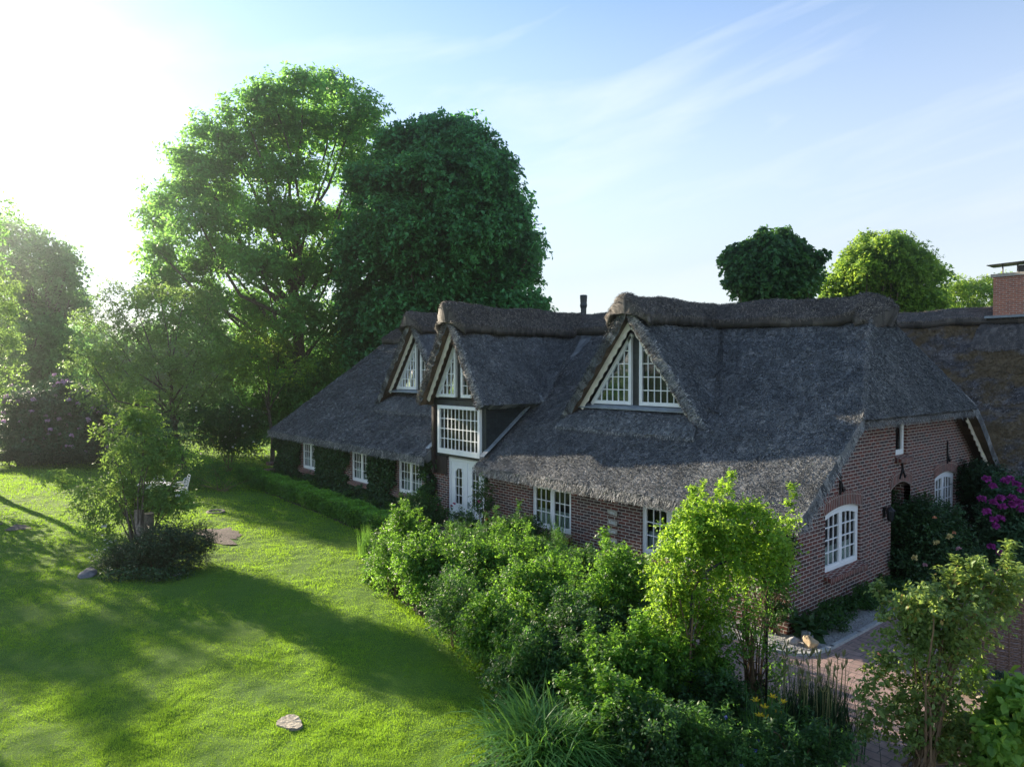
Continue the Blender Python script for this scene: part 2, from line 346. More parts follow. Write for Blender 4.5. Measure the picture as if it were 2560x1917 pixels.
# ---------------------------------------------------------------- lawn blades
def in_lawn(x, y):
    yb = np.interp(x, EDGE[:, 0], EDGE[:, 1]); ok = y < yb
    ok |= (x < -28.6)
    ok &= ~(((x+17.0)/1.25)**2+((y+6.3)/.58)**2 < 1) & ~(((x+22.8)/.5)**2+((y+11.4)/.3)**2 < 1)
    return ok
NB = 560000
u_ = rng.uniform(-30, 1500, NB*2); w_ = rng.random(NB*2)
v_ = 828 + 880*(w_**.8)                              # density follows what the camera resolves
d_ = FW[None]+RT[None]*((u_*K-1280)/FPX)[:, None]+UPV[None]*((958.5-v_*K)/FPX)[:, None]
tt = -CAM[2]/d_[:, 2]; G0 = CAM[None]+d_*tt[:, None]
ok = in_lawn(G0[:, 0], G0[:, 1]) & (tt < 75); G0 = G0[ok][:NB]; tt = tt[ok][:NB]; nb = len(G0)
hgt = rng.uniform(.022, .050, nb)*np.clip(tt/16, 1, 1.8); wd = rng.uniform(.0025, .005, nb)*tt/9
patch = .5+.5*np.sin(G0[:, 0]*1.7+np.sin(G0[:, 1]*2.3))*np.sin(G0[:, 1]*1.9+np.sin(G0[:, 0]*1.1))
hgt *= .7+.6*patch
az = rng.uniform(0, 2*math.pi, nb); sd = np.stack([np.cos(az), np.sin(az), np.zeros(nb)], 1)
ln = rng.normal(0, .45, (nb, 3)); ln[:, 2] = 1
G0[:, 2] = relief(G0[:, 0], G0[:, 1])-.012
V = np.stack([G0-sd*wd[:, None], G0+sd*wd[:, None], G0+ln*hgt[:, None]], 1)
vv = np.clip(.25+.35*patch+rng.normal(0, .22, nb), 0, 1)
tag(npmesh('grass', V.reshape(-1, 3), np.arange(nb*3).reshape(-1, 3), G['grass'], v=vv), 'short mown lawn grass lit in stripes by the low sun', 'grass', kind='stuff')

# ---------------------------------------------------------------- thatch surfaces
def lump(x, y, s=1.0):
    return (.5*np.sin(x*1.3*s+1.7*np.sin(y*.9*s))+.5*np.sin(y*1.9*s+1.1*np.sin(x*.7*s+2)))
class Thatch:
    def __init__(s): s.V = []; s.F = []; s.v = []; s.m = []; s.n = 0
    def add(s, V, F, v, m=0):
        s.V.append(V); s.F.append(F+s.n); s.n += len(V); s.v.append(v); s.m.append(np.full(len(F), m))
    def sheet(s, fn, nu, nv, th=.28, density=500, sl=.07, sw=.018, lift=.02, amp=.02, under=1, edge=0, straw=True, flip=1, rough_edge=.035, stdir=None):
        """fn(s,t)->(...,3) top surface, t runs up the slope"""
        S, T = np.meshgrid(np.linspace(0, 1, nu), np.linspace(0, 1, nv), indexing='ij')
        P = fn(S, T); e = 1e-3
        def nrm(S, T):
            du = fn(np.clip(S+e, 0, 1), T)-fn(np.clip(S-e, 0, 1), T); dv = fn(S, np.clip(T+e, 0, 1))-fn(S, np.clip(T-e, 0, 1))
            return unit(np.cross(du, dv))*flip
        Nn = nrm(S, T); bad = np.linalg.norm(Nn, axis=-1) < .5; Nn[bad] = Nn[~bad].mean(0)
        Pt = P+Nn*(lump(P[..., 0]*2, P[..., 1]*2+P[..., 2]*2)*amp)[..., None]
        Pb = P-Nn*th
        A = np.zeros(S.shape, bool); A[0] = A[-1] = True; A[:, 0] = True; A[:, -1] = True
        jit = rng.normal(0, rough_edge*.3, S.shape+(3,)); Pt = Pt+jit*A[..., None]; Pb = Pb+jit*1.5*A[..., None]
        idx = np.arange(nu*nv).reshape(nu, nv)
        q = np.stack([idx[:-1, :-1], idx[1:, :-1], idx[1:, 1:], idx[:-1, 1:]], -1).reshape(-1, 4)
        s.add(Pt.reshape(-1, 3), q, rng.uniform(.25, .55, len(q)), 0)
        s.add(Pb.reshape(-1, 3), q[:, ::-1], rng.uniform(.2, .6, len(q)), under)
        o = nu*nv; VV = np.concatenate([Pt.reshape(-1, 3), Pb.reshape(-1, 3)])
        b = np.concatenate([idx[:, 0], idx[-1, 1:], idx[::-1, -1][1:], idx[0, ::-1][1:]])
        sk = np.stack([b[:-1], b[1:], b[1:]+o, b[:-1]+o], 1)
        s.add(VV, sk, rng.uniform(.2, .7, len(sk)), edge)
        if straw:
            # area
            a_ = np.linalg.norm(np.cross(P[1:, :-1]-P[:-1, :-1], P[:-1, 1:]-P[:-1, :-1]), axis=-1); cum = a_.ravel()/a_.sum()
            n = int(a_.sum()*density); c = rng.choice(len(cum), n, p=cum); i, j = np.divmod(c, nv-1)
            ss = (i+rng.random(n))/(nu-1); ts = (j+rng.random(n))/(nv-1)
            p = fn(ss, ts); nn = nrm(ss, ts)
            p = p+nn*(lump(p[:, 0]*2, p[:, 1]*2+p[:, 2]*2)*amp)[:, None]
            g_ = np.array([0, 0, -1.0]) if stdir is None else np.array(stdir, float)
            dn = g_[None]-nn*(nn@g_)[:, None] if np.ndim(g_) == 1 else g_
            dn = unit(dn+rng.normal(0, .10, (n, 3))); sd = unit(np.cross(dn, nn)); L = sl*rng.uniform(.6, 1.5, n)[:, None]; W = sw*rng.uniform(.6, 1.4, n)[:, None]
            li = lift*rng.uniform(.3, 1.6, n)[:, None]
            a = p-dn*L*.5-nn*.01; tip = p+dn*L*.5+nn*li; mid = p+dn*L*.15+nn*li*.75
            V = np.stack([a, mid-sd*W*.5, tip, mid+sd*W*.5], 1).reshape(-1, 3)
            patch = lump(p[:, 0]*1.1+3, p[:, 1]*1.3+p[:, 2])*.06
            s.add(V, np.arange(4*n).reshape(-1, 4), np.clip(rng.beta(1.2, 1.9, n)+patch, 0, 1), 0)
        return P
    def fringe(s, P0, P1, n, L=.09, m=0, down=(0, 0, -1), spread=.03, w=.012):
        """loose reed ends along an edge P0->P1"""
        P0, P1 = np.array(P0, float), np.array(P1, float); t = rng.random((n, 1)); p = P0+(P1-P0)*t+rng.normal(0, spread, (n, 3))
        d = unit(np.array(down, float)[None]+rng.normal(0, .35, (n, 3))); e = unit(P1-P0)[None]*w*rng.uniform(.6, 1.4, (n, 1)); l = L*rng.uniform(.5, 1.4, (n, 1))
        V = np.stack([p-e*.5-d*l*.4, p+e*.5-d*l*.4, p+e*.2+d*l*.6, p-e*.2+d*l*.6], 1).reshape(-1, 3)
        s.add(V, np.arange(4*n).reshape(-1, 4), rng.beta(2, 2, n), m)
    def cap(s, path, wid, drop, th=.22, up=None, dens=700, m=0, round0=0.0, round1=0.0, grow0=1.0, seg=18, wob=.04):
        """ridge roll: path (n,3) along the ridge, section spreads wid to each side and falls by drop"""
        path = np.array(path, float); n = len(path)
        d = np.gradient(path, axis=0); d = unit(d)
        side = unit(np.cross(d, (0, 0, 1.0))); upv = np.cross(side, d)
        arc = np.concatenate([[0], np.cumsum(np.linalg.norm(np.diff(path, axis=0), axis=1))]); Lt = arc[-1]
        a = np.linspace(-1, 1, seg)
        wx = a*wid; wz = -drop*(np.sqrt(a*a+.045)-.212)
        # thickness bulges near the lower edges and rolls under
        sec = np.stack([np.concatenate([wx, wx[::-1]*np.linspace(.97, .97, seg)]), np.concatenate([wz+th*(.80+.12*np.abs(a)**6), (wz-.06)[::-1]])], 1)
        k = len(sec); R = []
        for i in range(n):
            sc_ = 1.0; g0 = 1.0
            if round0 and arc[i] < round0: sc_ = math.sqrt(max(.0, 1-(1-arc[i]/round0)**2))*.9+.1
            if round1 and Lt-arc[i] < round1: sc_ = min(sc_, math.sqrt(max(.0, 1-(1-(Lt-arc[i])/round1)**2))*.9+.1)
            if grow0 > 1: g0 = 1+(grow0-1)*math.exp(-(arc[i]/.55)**2)
            wb = 1+wob*math.sin(arc[i]*2.7+path[i][0])+wob*.8*math.sin(arc[i]*6.1+1)
            c = path[i]
            R.append(c[None]+side[i][None]*(sec[:, :1]*g0*wb*(.55+.45*sc_))+upv[i][None]*((sec[:, 1:]-(-drop*.4))*sc_*(g0 if g0 > 1 else 1)+(-drop*.4)))
        R = np.array(R); R[..., 2] += .02*np.sin(R[..., 0]*3.1+R[..., 1]*2.3)
        R += (rng.normal(0, .012, R.shape)+  .009*lump(R[..., 0]*4+R[..., 2]*3, R[..., 1]*4+R[..., 2]*4)[..., None])
        idx = np.arange(n*k).reshape(n, k)
        q = np.stack([idx[:-1], idx[1:], np.roll(idx[1:], -1, 1), np.roll(idx[:-1], -1, 1)], -1).reshape(-1, 4)
        s.add(R.reshape(-1, 3), q, rng.uniform(.2, .5, len(q)), m)
        c0 = R[0].mean(0); c1 = R[-1].mean(0)
        for ring, c in ((R[0], c0), (R[-1], c1)):
            VV = np.concatenate([ring, [c]]); ii = np.arange(k); f = np.stack([ii, (ii+1) % k, np.full(k, k), np.full(k, k)], 1)
            ff = np.stack([ii[0::1], (ii+1) % k, np.full(k, k)], 1)
            # as degenerate-free quads: split along the middle
            mid = (ring+c)/2; VV = np.concatenate([ring, mid]); s.add(VV, np.stack([ii, (ii+1) % k, (ii+1) % k+k, ii+k], 1), rng.uniform(.2, .5, k), m)
            h = k//2; s.add(mid, np.array([[i, i+1, k-2-i, k-1-i] for i in range(h-1)]), rng.uniform(.2, .5, h-1), m)
        # straws lying across / along the roll
        A = R[:-1, :seg]; cnt = int(dens*Lt*(2*math.hypot(wid, drop))); i = rng.integers(0, n-1, cnt); j = rng.integers(0, seg-1, cnt)
        f1 = rng.random((cnt, 1)); f2 = rng.random((cnt, 1))
        p = R[i, j]*(1-f1)*(1-f2)+R[i+1, j]*f1*(1-f2)+R[i, j+1]*(1-f1)*f2+R[i+1, j+1]*f1*f2
        du = R[i+1, j]-R[i, j]; dv = R[i, j+1]-R[i, j]; nn = unit(np.cross(dv, du)); nn *= np.sign((nn*(p-c0*0-(path[i]-np.array([0, 0, .6]))) ).sum(1))[:, None]
        dn = unit(unit(dv)*rng.choice([-1, 1], cnt)[:, None]+unit(du)*rng.normal(0, 1.1, (cnt, 1))+rng.normal(0, .25, (cnt, 3))); sd = unit(np.cross(dn, nn))
        L = .11*rng.uniform(.4, 1.8, (cnt, 1)); W = .012*rng.uniform(.6, 1.5, (cnt, 1)); li = .035*rng.uniform(0, 1.5, (cnt, 1)); p = p+nn*.006
        V = np.stack([p-dn*L*.5, p-sd*W*.5+nn*li, p+dn*L*.5+nn*li, p+sd*W*.5+nn*li], 1).reshape(-1, 3)
        s.add(V, np.arange(4*cnt).reshape(-1, 4), rng.beta(1.2, 1.9, cnt), m)
        # dark overhanging lower fringe
        for jj in (0, seg-1):
            e = R[:, jj]
            for i in range(n-1): s.fringe(e[i], e[i+1], int(260*np.linalg.norm(e[i+1]-e[i]))+2, .08, m, (0, 0, -1), .02)
        return R
    def build(s, name, mats, parent):
        return npmesh(name, np.concatenate(s.V), np.concatenate(s.F), mats, parent, v=np.concatenate(s.v), midx=np.concatenate(s.m))

TM = [M['thatch'], M['reed_ends']]
SLOPE = .775
XL0, XR0 = -27.75, .48
def zr(x): return 7.55+.22*np.clip(-x/25, 0, 1)                  # top of the thatch on the ridge
def main_top(x, y):
    yy = np.where(y > 6, 12-y, y); z0 = 2.555
    z = z0+(zr(x)-z0)*(yy+.5)/6.5
    return z + .05*np.exp(-((yy+.5)/.5)**2)*0
def xl(y):
    yy = np.where(y > 6, 12-y, y); return XL0+2.1*(yy+.5)/6.5
def xr(y):
    yy = np.where(y > 6, 12-y, y); return np.where(yy < 2.05, XR0+.12*(yy+.5)/2.55, .60-1.45*(yy-2.05)/3.95)
def front(x0f, x1f, y0, y1):
    def f(s, t):
        y = y0+(y1-y0)*t; a, b = x0f(y), x1f(y); x = a+(b-a)*s
        return np.stack([x, y, main_top(x, y)], -1)
    return f
house = empty('thatched_house', (0, 0, 0), 'long low brick farmhouse with thatched roof and three gabled dormers', 'house')
BXL, BXR = -13.31, -10.30
cst = lambda c: (lambda y: np.full_like(y, c))
T = Thatch()
T.sheet(front(xl, cst(BXL-.02), -.5, 6.02), 90, 44, density=900, sl=.075, sw=.018, lift=.03)
T.sheet(front(cst(BXR-.08), xr, -.5, 6.02), 90, 50, density=2300, sl=.062, sw=.0105, lift=.026)
T.sheet(front(cst(BXL-.02), cst(BXR-.08), 1.9, 6.02), 14, 20, density=200, straw=False)
def back(s, t):
    y = 12.5-6.5*t; a, b = xl(y), xr(y); x = a+(b-a)*s
    return np.stack([x, y, main_top(x, y)], -1)
T.sheet(back, 60, 20, density=60, flip=-1)
# right half-hip and left hip
def hipR(s, t):
    yb = 2.05+7.9*s; y = yb+(6-yb)*t; x = .60-1.45*t; z = 4.50+(zr(-.85)-4.50)*t; z = z+.10*np.sin(np.pi*t)*np.sin(np.pi*s)
    return np.stack([x, y, z], -1)
T.sheet(hipR, 60, 40, density=2100, flip=1, sl=.062, sw=.0105, lift=.026)
def hipL(s, t):
    yb = -.5+13*(1-s); y = yb+(6-yb)*t; x = XL0+2.1*t; z = 2.555+(zr(-25.6)-2.555)*t
    return np.stack([x, y, z], -1)
T.sheet(hipL, 40, 30, density=100, flip=1)
# eave fringes
for dz_ in (0, .09, .18):
    T.fringe((XL0, -.50+dz_*.1, 2.35+dz_), (BXL, -.50+dz_*.1, 2.35+dz_), 2400, .10, 0, (0, -.5, -1), .03, .02)
    T.fringe((BXR-.1, -.50+dz_*.1, 2.35+dz_), (XR0, -.50+dz_*.1, 2.35+dz_), 2800, .09, 0, (0, -.5, -1), .03, .015)
T.fringe((.60, 2.05, 4.55), (-.85, 6, 7.6), 2600, .09, 0, (.3, -.5, -1), .035, .014)
T.fringe((XR0+.03, -.5, 2.35), (.55, 2.05, 4.35), 1500, .09, 0, (.4, 0, -1), .06, .014)
T.fringe((.55, 2.05, 4.36), (.55, 9.95, 4.36), 2600, .10, 0, (.2, 0, -1), .04, .014)
T.fringe((.55, 9.95, 4.30), (XR0, 12.5, 2.35), 900, .1, 1, (.2, 0, -1), .07, .014)
roof = T.build('roof', TM, house)
RP = [(x, 6, float(zr(np.array(x)))-.02+.05*math.sin(x*1.1)) for x in np.linspace(-25.9, -1.4, 80)]
RP = [(-25.9-.1, 6, RP[0][2])]+RP
RP += [(-1.0, 6, 7.62), (-.75, 6, 7.56), (-.5, 6, 7.40), (-.30, 6, 7.18), (-.18, 6, 6.95)]
T = Thatch(); T.cap(RP, 1.0, .78, .20, round1=.25, round0=.2, dens=1500); T.build('ridge_cap', M['ridge'], roof)

def smax(a, b, k=.22): return np.log(np.exp(np.clip((a-b)/k, -30, 30))+1)*k+b
def dormer(cx, yf, yface, zt, kk, hw, label, dz=0, box=False, seed=0):
    """zt ridge height of the thatch top, kk slope, hw half width at the verge foot"""
    dm = Thatch(); zb = zt-kk*hw
    ang = math.atan(kk); out = .27/math.sin(ang)*1.0
    for sgn in (-1, 1):
        def f(s, t, sgn=sgn):
            y = yf+(6.3-yf)*s
            # half width where the slope meets the main roof
            a = np.clip((zt-main_top(np.full_like(y, cx), np.minimum(y, 6)))/kk, .02, 99)
            wdt = np.minimum(a, hw) if box else a
            ext = np.where(a > hw-.02, 0.0, 1.0) if box else 1.0
            wdt = wdt+ext*np.where(y > 5.9, .05, .35*(1-.0*y))
            r = wdt*(1-t)
            x = cx+sgn*r; z = zt-kk*r
            flare = .0 if box else .0
            zm = main_top(x, np.minimum(y, 6.0))
            zz = np.where(ext > 0, smax(z, zm-.015, .16), z)
            zz = np.where(y < yface, z, zz)
            return np.stack([x, y, zz], -1)
        dm.sheet(f, 60, 34, density=2000 if cx > -15 else 1000, flip=-1 if sgn < 0 else 1, under=1, edge=0, sl=.062, sw=.0115, lift=.026, rough_edge=.05)
        # verge: thick cut reed edge
        fh = hw if box else float((zt-main_top(np.array(cx), np.array(yf)))/kk)+.12; foot = np.array((cx+sgn*fh, yf, zt-kk*fh)); top = np.array((cx+sgn*.15, yf, zt-.15)); nd = np.array((-sgn*math.sin(ang), 0, -math.cos(ang)))
        for o_ in np.linspace(0, .26, 5): dm.fringe(foot+nd*o_, top+nd*o_, 600, .07, 0 if o_ < .2 else 1, (sgn*-.2, -1, -.5), .03, .018)
    # roll below the windows (apron)
    if not box:
        pts = []
        R0 = []
        for i, s in enumerate(np.linspace(-1, 1, 22)):
            x = cx+s*(hw+.18); yy = yface-.42+.10*(s*s); z = float(main_top(np.array(x), np.array(yy)))+.10
            R0.append((x, yy, z-.08*abs(s)**4))
        b_ = Thatch()
        R0 = np.array(R0)
        def ap(s, t):
            x = cx+(s*2-1)*(hw+.22*(1-t)-.15*t); base = yface-.92+.70*t+.06*(s*2-1)**2
            zz = main_top(x, base)+.20*np.sin(np.pi*np.clip(t*.62+.14, 0, 1))*(1-.5*np.abs(s*2-1)**6)
            return np.stack([x, base+.0*zz, zz], -1)
        dm.sheet(ap, 40, 10, th=.14, density=800, under=0, edge=0, flip=1)
        L0 = ap(np.linspace(0, 1, 12), np.zeros(12))
        for a, b in zip(L0[:-1], L0[1:]): dm.fringe(a+np.array((0, -.02, -.04)), b+np.array((0, -.02, -.04)), 90, .09, 0, (0, -.6, -1), .02)
    root = dm.build('dormer', TM, house); tag(root, label)
    # ridge roll with a hood over the gable
    R = [(cx, y, zt+.0+.03*math.sin(y*2+cx)-.10*max(0, (yf+.05-y)/.3)**1.5) for y in np.linspace(yf-.27, 6.0, 60)]
    c = Thatch(); c.cap(R, .62, .62*kk*.92, .20, round0=.30, grow0=1.30, dens=1600, wob=.05); c.build('ridge_cap', M['ridge'], root)
    # slate gable, inner apex height za
    th_v = .29*math.sqrt(1+kk*kk); za = zt-th_v+.02; zbase = (4.54+dz); hb = (za-zbase)/kk
    s_ = MB(); t0 = .05
    s_.face([(cx-hb, yface, zbase), (cx+hb, yface, zbase), (cx, yface, za)])
    s_.build('slate_gable', M['slate'], root)
    # barge boards with wavy edge and soffit
    for sgn in (-1, 1):
        bb = MB(); n = 60; yb = yf+.20; foot = np.array((cx+sgn*(hb+.10), yb, zbase+.02)); top = np.array((cx, yb, za+.10)); dirv = top-foot; Ld = np.linalg.norm(dirv); dirv /= Ld
        perp = np.array((-sgn*dirv[2], 0, sgn*dirv[0])) ; perp = perp if perp[2] < 0 else -perp
        prev = None
        for i in range(n+1):
            t = i/n*Ld; wv_ = .25+.018*math.sin(t*2*math.pi/.30)
            a = foot+dirv*t; b = a+perp*wv_
            if prev is not None:
                A, B = prev; d = np.array((0, .03, 0))
                bb.face([A, a, b, B]); bb.face([A+d, B+d, b+d, a+d]); bb.face([B, b, b+d, B+d])
            prev = (a, b)
        bb.build('barge_board', M['cream'], root)
        sf = MB(); d = np.array((0, yface-yb-.03, 0)); A = foot+np.array((0, .03, 0))+perp*.03; B = top+np.array((0, .03, 0))+perp*.03
        sf.face([A, B, B+d, A+d]); sf.build('soffit', M['cream'], root)
    # triangular windows
    wk = (2.15/1.63) if not box else (2.0/1.22)
    ww = 1.63 if not box else 1.22; wh = ww*wk; z0 = zbase+.07
    for sgn in (-1, 1):
        x0 = cx+sgn*.15; wn = MB(); fy = yface-.05
        A = np.array((x0, fy, z0)); B = np.array((x0+sgn*ww, fy, z0)); C_ = np.array((x0, fy, z0+wh))
        ft = .105; dv = (0, .09, 0)
        wn.bar(A+(sgn*ft/2, 0, 0), C_+(sgn*ft/2, 0, -ft*wk), (ft, 0, 0), dv)
        wn.bar(A+(sgn*ft, 0.002, ft/2), B+(-sgn*ft*.9, 0.002, ft/2), (0, 0, ft), dv)
        sl_ = unit(C_-B); pn = np.array((-sgn*sl_[2], 0, sgn*sl_[0])); pn = pn if pn[2] < 0 else -pn
        wn.bar(B+pn*ft*.55+sl_*.02, C_+pn*ft*.55-sl_*.05, pn*ft, dv)
        ft2 = .05; o_ = ft+.02
        # muntins
        for zz in np.arange(.44 if not box else .40, wh-.35, .385 if not box else .40):
            xe = ww-(zz/wk)-.16
            if xe > .12: wn.bar((x0+sgn*.1, fy, z0+zz), (x0+sgn*(xe+.05), fy, z0+zz), (0, 0, .028), (0, .03, 0))
        for xx in np.arange(.30 if not box else .32, ww-.2, .225 if not box else .24):
            ze = wh-xx*wk-.19
            if ze > .1: wn.bar((x0+sgn*xx, fy+.002, z0+.1), (x0+sgn*xx, fy+.002, z0+ze+.05), (.026, 0, 0), (0, .03, 0))
        i0 = A+(sgn*.09, .012, .09); i1 = B+(-sgn*.16, .012, .09); i2 = C_+(sgn*.09, .012, -.28)
        wn.face([i0, i1, i2], 1)
        wn.build('window', [M['white'], M['glass']], root)
    if not box:
        ls = MB(); y1 = yface-.02
        ls.bar((cx-hb-.10, y1-.14, zbase+.0), (cx+hb+.10, y1-.14, zbase+.0), (0, .34, .10), (0, 0, .03)); ls.build('lead_sill', M['lead'], root)
    # dark attic behind the panes
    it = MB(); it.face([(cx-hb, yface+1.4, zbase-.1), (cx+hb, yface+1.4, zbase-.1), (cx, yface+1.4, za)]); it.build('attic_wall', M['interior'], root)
    return root
dormer(-5.78, 1.50, 2.00, 7.62, 1.30, 2.35, 'wide gabled dormer on the right with its foot roll intact')
dormer(-17.40, 1.50, 2.00, 7.86, 1.30, 2.35, 'smaller looking dormer farthest left, half hidden by the middle one', dz=.22)
mid = dormer(-11.8, -.55, 0.0, 7.68, 1.66, 1.90, 'tall middle dormer reaching down over the front door', dz=.10, box=True)
# box of the middle dormer: slate cladding down to the door head
b = MB(); yb = -.06; wx0, wx1, wz0, wz1 = -12.93, -10.52, 2.76, 4.42
for x0, x1, z0, z1 in ((BXL, wx0, 2.62, 4.62), (wx1, BXR, 2.62, 4.62), (wx0, wx1, wz1, 4.62), (wx0, wx1, 2.66, wz0)):
    b.face([(x0, yb, z0), (x1, yb, z0), (x1, yb, z1), (x0, yb, z1)])
for x in (BXL, BXR): b.face([(x, yb, 2.0), (x, 3.0, 2.0), (x, 3.0, 4.75), (x, yb, 4.75)])
b.face([(BXL, yb, 2.66), (BXR, yb, 2.66), (BXR, .3, 2.66), (BXL, .3, 2.66)])
b.build('slate_cladding', M['slate'], mid)
def rectwin(wn, u0, u1, z0, z1, cols, rows, org, ud, nd, ft=.07, mt=.026, depth=.08, arch=0.0, pane_m=1, lo=.0):
    """casement drawn in the plane org + ud*u, outward normal nd"""
    ud = np.array(ud, float); nd = np.array(nd, float); P = lambda u, z, o=0.0: np.array(org, float)+ud*u+np.array((0, 0, z))+nd*o
    wn.bar(P(u0+ft/2, z0), P(u0+ft/2, z1), ud*ft, nd*depth); wn.bar(P(u1-ft/2, z0), P(u1-ft/2, z1), ud*ft, nd*depth)
    wn.bar(P(u0+ft, z0+ft/2+lo/2, .002), P(u1-ft, z0+ft/2+lo/2, .002), (0, 0, ft+lo), nd*depth)
    if arch == 0: wn.bar(P(u0+ft, z1-ft/2, .002), P(u1-ft, z1-ft/2, .002), (0, 0, ft), nd*depth)
    for i in range(1, cols):
        u = u0+ft+(u1-u0-2*ft)*i/cols; wn.bar(P(u, z0+ft+lo), P(u, z1-ft*.5), ud*mt, nd*.03)
    for j in range(1, rows):
        z = z0+ft+lo+(z1-z0-2*ft-lo)*j/rows; wn.bar(P(u0+ft, z, .002), P(u1-ft, z, .002), (0, 0, mt), nd*.03)
    wn.face([P(u0+ft*.8, z0+ft*.8, -.012), P(u1-ft*.8, z0+ft*.8, -.012), P(u1-ft*.8, z1-ft*.3, -.012), P(u0+ft*.8, z1-ft*.3, -.012)], pane_m)
wn = MB(); rectwin(wn, wx0, wx1, wz0, wz1, 10, 4, (0, yb-.04, 0), (1, 0, 0), (0, -1, 0), ft=.11, mt=.028, depth=.13, lo=.06)
wn.build('window', [M['white'], M['glass']], mid)
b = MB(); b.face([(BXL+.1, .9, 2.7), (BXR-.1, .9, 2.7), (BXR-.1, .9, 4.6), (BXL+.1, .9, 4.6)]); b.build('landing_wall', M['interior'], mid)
b = MB()
for x, s_ in ((BXL, -1), (BXR, 1)):
    b = MB(); p0 = np.array((x+s_*.06, -.30, 2.86)); p1 = np.array((x+s_*.06, 2.45, 2.86+2.75*SLOPE)); b.bar(p0, p1, (.22, 0, 0), (0, -.015, .02))
    b.build('lead_flashing', M['lead'], mid)

# ---------------------------------------------------------------- walls
def wall(mb, org, ud, nd, u0, u1, topf, holes, rev=.13, m=0):
    """wall in plane org+ud*u with rectangular or arched holes (ua,ub,za,zb,rise)"""
    ud = np.array(ud, float); nd = np.array(nd, float); P = lambda u, z, o=0.0: np.array(org, float)+ud*u+np.array((0, 0, z))+nd*o
    us = {u0, u1}
    for h in holes:
        for q in np.linspace(h[0], h[1], 9 if h[4] else 2): us.add(float(q))
    for q in np.arange(u0, u1, 1.0): us.add(float(q))
    us = sorted(us)
    for a, b in zip(us[:-1], us[1:]):
        if b-a < 1e-6: continue
        c = (a+b)/2; hs = [h for h in holes if h[0] < c < h[1]]
        def arc(h, u): return h[3]+h[4]*(1-((u-(h[0]+h[1])/2)/((h[1]-h[0])/2))**2)
        segs = []; lo = (0.0, 0.0)
        for h in sorted(hs, key=lambda h: h[2]):
            segs.append((lo, (h[2], h[2]))); lo = (arc(h, a), arc(h, b))
            mb.face([P(a, lo[0]), P(b, lo[1]), P(b, lo[1], -rev), P(a, lo[0], -rev)], m)
        segs.append((lo, (topf(a), topf(b))))
        for (l0, l1), (t0, t1) in segs:
            if max(t0-l0, t1-l1) > 1e-4: mb.face([P(a, l0), P(b, l1), P(b, t1), P(a, t0)], m)
    for h in holes:
        for u in (h[0], h[1]): mb.face([P(u, h[2]), P(u, h[2], -rev), P(u, h[3], -rev), P(u, h[3])], m)
        mb.face([P(h[0], h[2]), P(h[1], h[2]), P(h[1], h[2], -rev), P(h[0], h[2], -rev)], m)
FX, FN = (1, 0, 0), (0, -1, 0); GX, GN = (0, 1, 0), (1, 0, 0)
fwins = [(-3.98, -2.33), (-8.16, -6.50), (-15.87, -14.20), (-19.69, -18.02), (-24.70, -23.03)]
fholes = [(a, b, .95, 2.20, 0) for a, b in fwins]+[(-12.53, -10.47, .03, 2.62, 0)]
gtop = lambda y: min(2.2+SLOPE*(min(y, 12-y)+.5)-.0, 5.25)
gh = [(1.60, 3.42, .98, 2.33, .13), (8.28, 9.98, .98, 2.50, .13), (5.22, 6.50, .05, 2.50, .17), (5.48, 6.22, 3.36, 4.28, 0)]
b = MB(); wall(b, (0, 0, 0), FX, FN, -27.3, 0, lambda u: 2.58, fholes)
b.build('front_wall', M['brick'], house)
b = MB(); wall(b, (0, 0, 0), GX, GN, 0, 12, gtop, gh, rev=.16); b.build('gable_wall', M['brick'], house)
b = MB(); b.face([(-27.3, 0, 0), (-27.3, 12, 0), (-27.3, 12, 2.6), (-27.3, 6, 3.2), (-27.3, 0, 2.6)]); b.face([(-27.3, 12, 0), (0, 12, 0), (0, 12, 2.6), (-27.3, 12, 2.6)]); b.build('back_wall', M['brick'], house)
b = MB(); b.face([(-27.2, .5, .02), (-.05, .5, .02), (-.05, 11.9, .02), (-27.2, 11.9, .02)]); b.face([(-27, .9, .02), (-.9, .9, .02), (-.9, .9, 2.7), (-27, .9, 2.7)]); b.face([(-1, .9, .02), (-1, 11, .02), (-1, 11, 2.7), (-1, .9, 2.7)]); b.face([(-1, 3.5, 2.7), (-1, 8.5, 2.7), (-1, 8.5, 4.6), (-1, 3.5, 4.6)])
b.build('inner_wall', M['interior'], house)
